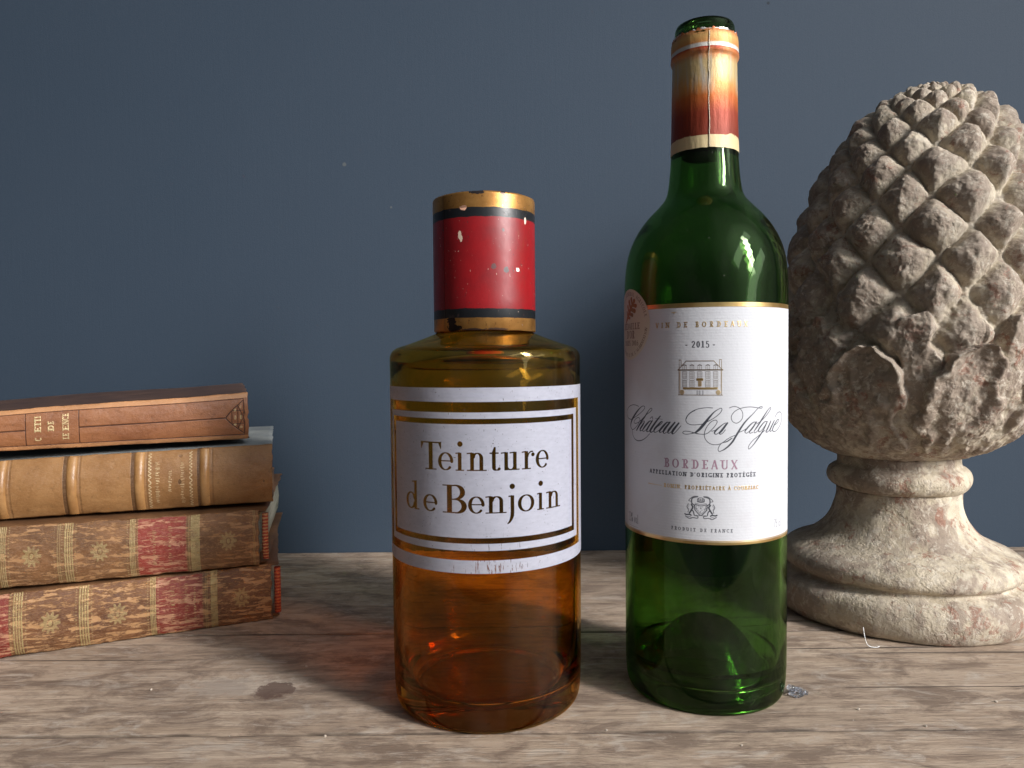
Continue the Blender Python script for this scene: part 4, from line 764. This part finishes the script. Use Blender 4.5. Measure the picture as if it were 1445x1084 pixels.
m2 = np.clip((1-f2)/.3, 0, 1)*(t2 < 1); m2 = m2*m2*(3-2*m2); h2 = m2*(1.0+8.0*np.clip(t2, 0, 1)**1.3)
cal = np.maximum(h1, h2)*np.clip((pz2[I]-91)/10, 0, 1)
n_lo = fbm(base3*.06, 3, 60).reshape(u.shape); n_hi = fbm(base3*.22, 4, 61).reshape(u.shape); n_vh = fbm(base3*.75, 2, 62).reshape(u.shape)
inset = 4.6*size
disp = np.maximum(hgt*amp*lowmask-inset*lowmask, cal-3-(pz2[I] > 180)*50)+n_lo*1.3*size+n_hi*1.3*size+n_vh*.35
disp = np.where(pz2[I] > 180, hgt*amp-inset+n_lo*1.2*size+n_hi*1.3*size+n_vh*.35, disp)
rr = np.maximum(pr2[I]+disp*nr_[I], .05); zz = pz2[I]+disp*nz_[I]
# scale tips lean up the cone
zz = zz+(hgt**2)*1.2*lowmask*size
lean = .078
V = np.stack([FX+rr*np.sin(AA)+np.clip(zz-92, 0, None)*lean, FY-rr*np.cos(AA), zz], -1).reshape(-1, 3)
hd = mesh('cone_head', V, gridfaces(NA, NM, wrap=True), STONE, fin); hd['label'] = 'egg shaped head carved with overlapping pointed scales'
setattr_relief(hd, np.clip((disp+3)/9, -.5, 1.3).ravel())

# ------------------------------------------------------------------ books
def leather(name, c1, c2, rough=.5, peel=None, im=None, gild=(.62, .45, .18), label=(.30, .02, .025), dark=(.035, .02, .012), streak=(.25, 1, 1), fade=None, ln_scale=70):
    T = NT(name); T.tc = T.t.nodes.new('ShaderNodeTexCoord')
    uvw = lambda sx, sy, loc=(0, 0, 0): T.coord('UV', (sx, sy, 1), loc=loc)
    c = T.coord(); n1 = T.noise(c, ln_scale, 5, .6); n2 = T.noise(c, 400, 4, .65)
    base = T.mix(T.ramp(n1, [(.35, 0), (.65, 1)]), c1, c2)
    base = T.mix(T.math('MULTIPLY', T.ramp(n2, [(.25, 1), (.42, 0)]), .45), base, tuple(x*.35 for x in c1))
    o = imgnode(T, im) if im else None
    if o: base = T.mix(T.math('MULTIPLY', o[1], .92), base, T.mix(T.ramp(n1, [(.3, 0), (.7, 1)]), label, tuple(x*1.5 for x in label)))
    if o: base = T.mix(T.math('MULTIPLY', o[2], .9), base, dark)
    ht = T.math('MULTIPLY', n2, .5)
    if peel:
        pc, amt, lo = peel; p1 = T.noise(uvw(8, 10), 1.5, 7, .70, .8); p1b = T.noise(uvw(13, 6, (3, 1, 0)), 2.0, 6, .7, .8)
        pm = T.ramp(T.math('ADD', T.math('MULTIPLY', p1, .62), T.math('MULTIPLY', p1b, .38)), [(lo, 0), (lo+.035, 1)])
        gsc = T.ramp(T.noise(uvw(30, 22, (1, 5, 0)), 3, 4, .7, .6), [(.50, 0), (.60, 1)])
        pm = T.math('MULTIPLY', T.math('MAXIMUM', pm, T.math('MULTIPLY', gsc, .35)), amt)
        if o: pcol = T.mix(T.math('MULTIPLY', o[1], .75), pc, (.50, .25, .155))
        else: pcol = pc
        base = T.mix(pm, base, pcol); ht = T.math('SUBTRACT', ht, T.math('MULTIPLY', pm, .5))
    met = 0.0
    if o:
        gw = T.math('MULTIPLY', o[0], T.ramp(T.noise(c, 260, 4, .7), [(.30, .25), (.55, 1)])); base = T.mix(gw, base, gild); met = T.math('MULTIPLY', gw, .6)
        ht = T.math('ADD', ht, T.math('MULTIPLY', o[0], .25)); ht = T.math('SUBTRACT', ht, T.math('MULTIPLY', o[2], .8))
    T.bsdf(Base__Color=base, Roughness=rough, Metallic=met, Normal=T.bump(ht, .55, .0009)); return T.m
def paper_mat(name, c1, c2):
    T = NT(name); z = T.coord(scale=(.4, .4, 60)); n = T.noise(z, 40, 3, .6)
    T.bsdf(Base__Color=T.mix(T.ramp(n, [(.3, 0), (.7, 1)]), c1, c2), Roughness=.85, Normal=T.bump(n, .5, .0006)); return T.m
PAGES = paper_mat('aged_page_edges', (.22, .20, .15), (.42, .39, .31))
def bandmat(name, a, b):
    T = NT(name); w = T.n('TexWave', Vector=T.coord(), Scale=165, Distortion=1.5, Detail=1, Detail__Scale=4, _wave_type='BANDS', _bands_direction='Z').outputs[0]
    T.bsdf(Base__Color=T.mix(T.ramp(w, [(.35, 0), (.6, 1)]), a, b), Roughness=.7, Normal=T.bump(w, .6, .0006)); return T.m
class Book:
    """x: along the spine (0 at the visible end, negative to the left), y: depth, z: height; non-square and warped like the real ones"""
    def __init__(s, P, z0, H, azx, azy, L, D, label, warp=None):
        s.P, s.z0, s.H, s.L, s.D, s.warp = P, z0, H, L, D, warp
        s.ex = np.array([math.cos(R(azx)), math.sin(R(azx))]); s.ey = np.array([-math.sin(R(azy)), math.cos(R(azy))])
        s.o = thing('book', label, 'book', 'old leather bound books in the stack')
    def w(s, V):
        V = np.asarray(V, float); X, Y, Z = V.T
        if s.warp: Z = s.warp(X, Y, Z)
        q = s.P[None, :]+X[:, None]*s.ex+Y[:, None]*s.ey
        return np.stack([q[:, 0], q[:, 1], s.z0+Z], 1)
    def board(s, name, x0, x1, y0, y1, z0, z1, mat, nx=30, ny=12, rag=.4, seed=0):
        """slab with softly worn edges"""
        V = []; F = []
        us = [0, .004, .02]+list(np.linspace(.06, .94, nx))+[.98, .996, 1]; vs = [0, .012, .05]+list(np.linspace(.12, .88, ny))+[.95, .988, 1]
        th = (z1-z0)/2; nu, nv = len(us), len(vs)
        for sgn in (1, -1):
            for i, u in enumerate(us):
                for j, v in enumerate(vs):
                    e = min(min(i, nu-1-i), min(j, nv-1-j)); k = (0, .62, .93)[e] if e < 3 else 1
                    x = x0+(x1-x0)*u; y = y0+(y1-y0)*v
                    rg = vnoise([[x*.2, y*.2, seed]], 9)[0]*rag*(1 if e < 2 else 0)
                    V.append((x+rg, y+rg*.5, (z0+z1)/2+sgn*th*k+vnoise([[x*.05, y*.05, seed+3]], 4)[0]*.25))
        g = gridfaces(nu, nv); F += g[:, ::1].tolist(); F += (g[:, ::-1]+nu*nv).tolist()
        rim = [i*nv for i in range(nu)]+[(nu-1)*nv+j for j in range(1, nv)]+[i*nv+nv-1 for i in range(nu-2, -1, -1)]+[j for j in range(nv-2, 0, -1)]
        for a, b in zip(rim, rim[1:]+rim[:1]): F.append((b, a, a+nu*nv, b+nu*nv))
        return mesh(name, s.w(V), F, mat, s.o)
    def spine(s, mat, bulge, x0, x1, z0, z1, pw=2.4, thick=2.0, nx=260, nz=40, rag=.5, seed=1, name='spine', bumpx=None, rough=.35):
        V = []; U = []; zc = (z0+z1)/2; hh = (z1-z0)/2
        for i in range(nx):
            u = i/(nx-1); x = x0+(x1-x0)*u
            for j in range(nz):
                v = j/(nz-1); t = -1+2*v; t = math.copysign(abs(t)**.8, t)
                V.append([x, -bulge*(1-abs(t)**pw), zc+hh*t]); U.append((u, v))
        V = np.array(V); q = V*np.array([.06, 0, .12])
        V[:, 1] -= fbm(V*np.array([.12, 0, .3])+seed, 3, seed)*rough+ (bumpx(V[:, 0], V[:, 2]) if bumpx else 0)
        endn = fbm(np.stack([V[:, 2]*.35, V[:, 2]*0, V[:, 0]*0+seed], 1), 2, 77)
        V[:, 0] += np.where(np.array([u for u, _ in U]) > .97, endn*rag*1.6, 0)
        tb = fbm(np.stack([V[:, 0]*.16, V[:, 0]*0, V[:, 0]*0+seed], 1), 3, 71); vvv = np.array([v for _, v in U])
        V[:, 2] += np.where((vvv < .04) | (vvv > .96), tb*rag, 0)
        n = len(V); V2 = V.copy(); V2[:, 1] += thick; V2[:, 2] = zc+(V2[:, 2]-zc)*.94
        F = gridfaces(nx, nz).tolist()+(gridfaces(nx, nz)[:, ::-1]+n).tolist()
        rim = [i*nz for i in range(nx)]+[(nx-1)*nz+j for j in range(1, nz)]+[i*nz+nz-1 for i in range(nx-2, -1, -1)]+[j for j in range(nz-2, 0, -1)]
        for a, b in zip(rim, rim[1:]+rim[:1]): F.append((b, a, a+n, b+n))
        return mesh(name, s.w(np.vstack([V, V2])), F, mat, s.o, uv=U+U)
    def roll(s, name, xa, rad, bulge, z0, z1, mat, pw=2.4):
        """endband: a small stitched roll following the spine's curve"""
        V = []; nz, na = 40, 12
        for j in range(nz):
            t = -1+2*j/(nz-1); y = -bulge*(1-abs(t)**pw)+rad+.6; zc = (z0+z1)/2+(z1-z0)/2*t
            for k in range(na):
                a = 2*math.pi*k/na; V.append((xa+rad*math.cos(a)*1.25, y+rad*math.sin(a), zc))
        F = [(j*na+k, j*na+(k+1) % na, (j+1)*na+(k+1) % na, (j+1)*na+k) for j in range(nz-1) for k in range(na)]+[list(range(na)), list(range((nz-1)*na, nz*na))[::-1]]
        return mesh(name, s.w(V), F, mat, s.o)
def spine_canvas(L, H): return [Canvas(L, H, 9) for _ in range(3)]
def pack(cs, name): return image(name, np.stack([c.a for c in cs], -1))
def rosette(g, x, y, r):
    for k in range(10):
        a = 2*math.pi*k/10; g.cap(x+r*.45*math.cos(a), y+r*.45*math.sin(a), x+r*.92*math.cos(a), y+r*.92*math.sin(a), r*.34, r*.22, v=.5)
    g.arc(x, y, r*.62, r*.62, 0, 360, .35, .35, v=.6, n=30); g.disc(x, y, r*.4, .7)
def fillet(g, x, w, H, v=.75, n=4):
    for k in range(n): g.line(x+w*(k+.5)/n, 0, x+w*(k+.5)/n, H, w/n*.62, v=v)
    for y in np.arange(1, H, 1.5): g.disc(x-1.1, y, .7, v*.55); g.disc(x+w+1.1, y, .7, v*.55)
def smear(cs, L, H, seed):
    g = cs[0]; yy, xx = np.mgrid[0:g.H, 0:g.W]; p = np.stack([xx.ravel()/g.p, yy.ravel()/g.p, 0*xx.ravel()], 1); n = fbm(p*np.array([.25, .5, 1]), 4, seed).reshape(g.a.shape); return n
def gilt_text(g, x, y0, y1, n, seed, hgt=2.2):
    """column of worn gilt letters, most rubbed away, reading up the spine"""
    r = random.Random(seed)
    for k in range(n):
        yy = y0+(y1-y0)*(k+.5)/n; w = (y1-y0)/n*.6
        for q_ in range(3): g.cap(x-hgt/2+r.random()*hgt*.3, yy-w/2+q_*w/2, x+hgt/2-r.random()*hgt*.5, yy-w/2+q_*w/2+r.uniform(-.3, .3), .34, v=r.uniform(.3, .95))

# book 1, bottom: mottled calf, red title piece, gilt fillets
L1, H1b = 168.0, 34.0; cs = spine_canvas(L1, H1b); g, rd, dk = cs; X1 = lambda s_: L1+s_
rd.rect(X1(-61.3), 1.2, X1(-37.4), 33.0); rd.rect(0, 0, X1(-130.5), 34)
for a, w in ((-64.5, 3.0), (-99.0, 5.0), (-128.8, 4.6)): fillet(g, X1(a), w, H1b, .75)
g.rect(X1(-33.2), 0, X1(-29.6), H1b, .8); fillet(g, X1(-36.4), 1.8, H1b, .4, 2)
for a in (-16.5, -80.5, -112): rosette(g, X1(a), 17.5, 4.6)
gilt_text(g, X1(-46), 6, 28, 6, 3); gilt_text(g, X1(-53), 8, 28, 5, 4); gilt_text(g, X1(-41.5), 9, 26, 7, 9, 1.2)
im1 = pack(cs, 'spine_tooling_a'); M1 = leather('mottled_calf', (.095, .036, .015), (.17, .070, .026), .48, ((.46, .255, .115), .80, .503), im1, (.48, .37, .17), (.15, .014, .009))
B1 = Book(np.array([-145.0, 434.6]), 0, 34.0, 24.2, 17.8, L1, 108, 'bottom book of the stack, lying on the table, mottled calf spine with two red panels')
calf = leather('brown_calf_board', (.10, .045, .02), (.17, .08, .035), .5, ((.45, .28, .13), .5, .62))
B1.spine(M1, 3.4, -L1, .3, .4, 33.6, seed=2)
B1.board('lower_board', -L1, 4.6, 1.0, 108, .4, 3.0, calf, seed=1); B1.board('upper_board', -L1, 4.6, 1.0, 108, 31.0, 33.7, calf, seed=2)
B1.board('page_block', -L1+3, 2.2, 3.2, 104, 3.1, 30.9, PAGES, rag=.1, seed=3)
B1.roll('headband', 3.9, 1.5, 3.4, 3.4, 30.8, bandmat('red_stitched_headband', (.30, .035, .015), (.45, .11, .04)))
# book 2
L2, H2b = 170.0, 33.0; cs = spine_canvas(L2, H2b); g, rd, dk = cs; X2 = lambda s_: L2+s_
rd.rect(X2(-63.4), .8, X2(-38.8), 32.4)
for a, w in ((-67.6, 3.0), (-99.0, 4.4), (-128.8, 3.4)): fillet(g, X2(a), w, H2b, .7)
fillet(g, X2(-102.5), 2, H2b, .35, 2); g.rect(X2(-36.6), 0, X2(-31.8), H2b, .72); fillet(g, X2(-38), 1, H2b, .4, 1)
for a in (-16.6, -82, -114): rosette(g, X2(a), 16.5, 4.4)
gilt_text(g, X2(-47), 6, 27, 5, 13); gilt_text(g, X2(-55), 8, 26, 6, 14); fillet(g, X2(-3.4), 1.6, H2b, .45, 2)
im2 = pack(cs, 'spine_tooling_b'); M2 = leather('worn_tan_calf', (.11, .048, .018), (.20, .090, .034), .48, ((.40, .215, .095), .75, .512), im2, (.46, .36, .17), (.17, .015, .010))
B2 = Book(np.array([-149.6, 429.4]), 34.3, 33.0, 20.5, 13.9, L2, 143, 'second book from the bottom, worn brown calf spine with one red title panel', warp=lambda X, Y, Z: Z+np.clip(-X-40, 0, None)*.012)
B2.spine(M2, 3.2, -L2, .2, .3, 32.8, seed=5)
B2.board('lower_board', -L2, 4.4, 1.0, 143, .2, 2.6, calf, seed=4); B2.board('upper_board', -L2, 4.4, 1.0, 143, 30.4, 32.9, calf, seed=5, rag=.9)
B2.board('page_block', -L2+3, 2.4, 3.0, 139, 2.7, 30.3, PAGES, rag=.1, seed=6)
B2.roll('headband', 3.6, 1.4, 3.2, 3.0, 30.2, bandmat('striped_headband', (.30, .04, .02), (.45, .22, .10)))
# book 3: tan calf with raised bands
L3, H3b = 172.0, 34.5; cs = spine_canvas(L3, H3b); g, rd, dk = cs; X3 = lambda s_: L3+s_
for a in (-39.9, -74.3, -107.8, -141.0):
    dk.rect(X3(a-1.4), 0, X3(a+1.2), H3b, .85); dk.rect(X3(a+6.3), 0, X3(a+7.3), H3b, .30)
for xx in (-66.0, -44.6):
    P = [(X3(xx)+.7*math.sin(k*1.35), 1.5+k*.42, .42) for k in range(76)]; g.spline(P, v=.75, n=3)
gilt_text(g, X3(-62.0), 7, 30, 8, 21); gilt_text(g, X3(-55.5), 13, 23, 4, 22, 1.9); gilt_text(g, X3(-49.0), 8, 31, 8, 23)
dk.disc(X3(-50.5), 18, 1.8, .7); dk.disc(X3(-50), 4.5, 2.0, .4); dk.disc(X3(-5), 20, 1.4, .5)
im3 = pack(cs, 'spine_tooling_c'); M3 = leather('tan_calf', (.22, .100, .032), (.33, .17, .065), .42, ((.50, .33, .17), .35, .66), im3, (.75, .60, .36), dark=(.05, .022, .010), ln_scale=40)
B3 = Book(np.array([-145.0, 440.5]), 69.2, 35.8, 18.5, 17.7, L3, 138, 'third book from the bottom, smooth tan calf spine crossed by raised bands', warp=lambda X, Y, Z: Z*(1+X*.00058))
B3.spine(M3, 5.6, -L3, .4, .6, 35.4, pw=2.0, seed=8, rag=.35, rough=.25)
for a in (-37.0, -71.2, -104.8, -138.4):
    V = []; nz, na = 40, 10; bl = 5.6
    for j in range(nz):
        t = -1+2*j/(nz-1); t = t*.985
        for k in range(na):
            q_ = k/(na-1); V.append((a-2.7+5.4*q_, -bl*(1-abs(t)**2.0)-1.55*math.sin(math.pi*q_)**.6+.25, 18+17.3*t))
    bmat = leather('tan_calf_band', (.28, .135, .045), (.39, .21, .08), .36, None, None, ln_scale=90) if a == -37.0 else bmat
    mesh('raised_band', B3.w(V), gridfaces(nz, na), bmat, B3.o)
marb = leather('blue_grey_marbled_board', (.17, .19, .20), (.30, .31, .30), .6, ((.40, .38, .33), .5, .58))
B3.board('lower_board', -L3, .6, 1.0, 138, .3, 3.0, calf, seed=7); B3.board('upper_board', -L3, .6, 1.2, 138, 32.6, 35.3, marb, seed=8)
B3.board('page_block', -L3+3, -2, 3, 134, 3.1, 32.5, PAGES, rag=.1, seed=9)
# book 4: limp brown leather, blind ruled, small triangle device
L4, H4b = 160.0, 27.0; cs = spine_canvas(L4, H4b); g, rd, dk = cs; X4 = lambda s_: L4+s_
lw = .42
dk.line(0, 4.0, X4(-2.2), 4.0, lw); dk.line(0, 23.6, X4(-2.2), 23.6, lw)
dk.line(0, 13.8, X4(-113.3), 13.8, lw); dk.line(X4(-88.3), 13.8, X4(-12.6), 13.8, lw)
dk.line(X4(-113.3), 4, X4(-113.3), 23.6, lw); dk.line(X4(-88.3), 4, X4(-88.3), 23.6, lw)
tp = [(-12.6, 13.8), (-2.4, 5.0), (-2.4, 22.8)]
for (a, b), (c2, d) in zip(tp, tp[1:]+tp[:1]): dk.cap(X4(a), b, X4(c2), d, .55)
for t in (.33, .66):
    dk.cap(X4(-12.6+10.2*t), 13.8-8.8*t, X4(-2.4), 13.8+8.8-17.6*(1-t)*.98, .4); dk.cap(X4(-12.6+10.2*t), 13.8+8.8*t, X4(-2.4), 13.8-8.8+17.6*(1-t)*.98, .4); dk.cap(X4(-12.6+10.2*t), 13.8-8.8*t, X4(-12.6+10.2*t), 13.8+8.8*t, .35)
rd.rect(0, 0, L4, 3.5); rd.rect(0, 24.1, L4, 28.8)
for (a, b) in ((-4.2, 9), (-4.2, 18.6), (-7.4, 13.8), (-3.9, 13.8), (-7.4, 10.6), (-7.4, 17)): g.disc(X4(a), b, 1.5, .5)
def vtext(g, txt, xc, ya, yb, H):
    """letters reading up the spine, drawn on a tile and turned a quarter"""
    t = Canvas(abs(yb-ya), H*1.5, g.p); t.text(txt, .1, abs(yb-ya)-.1, H*1.2, H, .22, .12); q_ = np.rot90(t.a, 1)
    x0 = int((xc-H*.7)*g.p); y0 = int(min(ya, yb)*g.p); h_, w_ = q_.shape; g.a[y0:y0+h_, x0:x0+w_] = np.maximum(g.a[y0:y0+h_, x0:x0+w_], q_[:g.a.shape[0]-y0])
vtext(g, 'C  ETTI', X4(-107.6), 6.5, 20.5, 3.0); vtext(g, 'DE', X4(-101.5), 10.5, 15.0, 2.8); vtext(g, 'LE ENCE', X4(-94.6), 6.0, 20.5, 3.0)
im4 = pack(cs, 'spine_tooling_d'); M4 = leather('ruled_brown_leather', (.205, .075, .030), (.29, .115, .045), .42, ((.42, .20, .08), .35, .64), im4, (.70, .56, .30), label=(.36, .175, .075), dark=(.035, .012, .010), ln_scale=50)
wf = lambda X, Y, Z: Z*(1+np.clip(X, -200, 5)*.0019)+(Z > 15)*(Y > 3)*np.clip(Y, 0, 100)*.040+(Z > 15)*.3*np.sin(X*.05)
B4 = Book(np.array([-160.3, 444.4]), 107.0, 28.8, 24.2, 21.8, L4, 92, 'topmost book of the stack, ruled brown leather with a small triangle device at one end', warp=wf)
edge4 = leather('rubbed_leather_edge', (.36, .18, .075), (.46, .25, .11), .45, None, None)
B4.spine(M4, 2.6, -L4, .3, .3, 28.5, pw=3.0, seed=12, rag=.3, rough=.2)
dk4 = leather('dark_brown_leather', (.060, .030, .020), (.115, .060, .038), .42, ((.25, .13, .07), .5, .60))
B4.board('lower_board', -L4, .8, .6, 92, .1, 1.9, dk4, seed=10); B4.board('upper_board', -L4, .8, .6, 92, 26.4, 28.3, dk4, seed=11, rag=.5)
B4.board('page_block', -L4+2, -1.2, 2, 89, 2.0, 26.2, PAGES, rag=.1, seed=12)

# ------------------------------------------------------------------ small debris on the table
def blob(name, x, y, z, r, mat, parent, seed, sub=4, amp=.6, sq=(1, 1, 1)):
    bm = bmesh.new(); bmesh.ops.create_icosphere(bm, subdivisions=sub, radius=1)
    P = np.array([v.co[:] for v in bm.verts]); d = 1+amp*(1-2*np.abs(fbm(P*1.7+seed*3.1, 3, seed)))*.6-amp*.3
    for v, k in zip(bm.verts, d): v.co = Vector(((x+v.co.x*r*k*sq[0])*MM, (y+v.co.y*r*k*sq[1])*MM, (z+v.co.z*r*k*sq[2])*MM))
    me = bpy.data.meshes.new(name); bm.to_mesh(me); bm.free(); me.materials.append(mat); o = bpy.data.objects.new(name, me); return link(o, parent)
T = NT('clear_crumpled_film'); T.t.links.new(T.n('BsdfGlass', Color=(.97, .98, 1), Roughness=.03, IOR=1.45).outputs[0], T.out.inputs[0]); FILM = T.m
scrap = thing('plastic_scrap', 'tiny crumpled clear plastic scrap beside the base of the green bottle', 'scrap')
for k, (dx_, dy_, r, sd) in enumerate([(0, 0, 2.6, 1), (2.6, 1.0, 1.9, 2), (-1.2, 2.6, 1.7, 3), (3.8, -.8, 1.2, 4)]): blob('fold', 128.3+dx_, 330+dy_, 1.6+.8*(k == 2), r, FILM, scrap, sd, 3, 1.1, (1.1, 1, .7))
V = []; pts = smoothprof([(186.5, 388, 9.5), (186.0, 385.5, 6), (186.6, 384.5, 2.5), (188.3, 384.2, .7), (191.5, 383.8, .4), (193.5, 384.6, .5)], 8)
for p in pts:
    for k in range(5): a = 2*math.pi*k/5; V.append((p[0]+.16*math.cos(a), p[1]+.16*math.sin(a), p[2]+.12*math.sin(a)))
th = mesh('white_thread', V, [(j*5+k, j*5+(k+1) % 5, (j+1)*5+(k+1) % 5, (j+1)*5+k) for j in range(len(pts)-1) for k in range(5)], simple('white_fluff', (.85, .85, .85), .9))
th['label'] = 'fine white thread of fluff caught against the foot of the finial'; th['category'] = 'thread'
CR = ['tiny crumb in the foreground left of the amber bottle', 'tiny crumb near the edge of the amber shadow by the books', 'tiny crumb on the bare boards in front of the book stack',
      'tiny crumb a little to the right of the plastic scrap', 'tiny crumb well to the right of the plastic scrap, in the foreground', 'tiny crumb in the foreground between the two bottles', 'tiny crumb at the far right in front of the finial', 'tiny crumb in the foreground right below the green bottle']
T = simple('pale_grit', (.42, .36, .30), .9)
for k, (x, y, r) in enumerate([(-78, 297, .5), (-105, 366, .55), (-171, 341, .5), (150, 316, .6), (171, 301, .5), (38, 300, .4), (214, 322, .6), (90, 287, .45)]):
    o = blob('crumb', x, y, r*.5, r, T, None, k+30, 2, .8); o['label'] = CR[k]; o['category'] = 'crumb'; o['group'] = 'crumbs scattered on the table'
for o in list(col.objects):
    if o.type == 'MESH' and not o.name.startswith('glass'): o.cycles.is_caustics_receiver = True
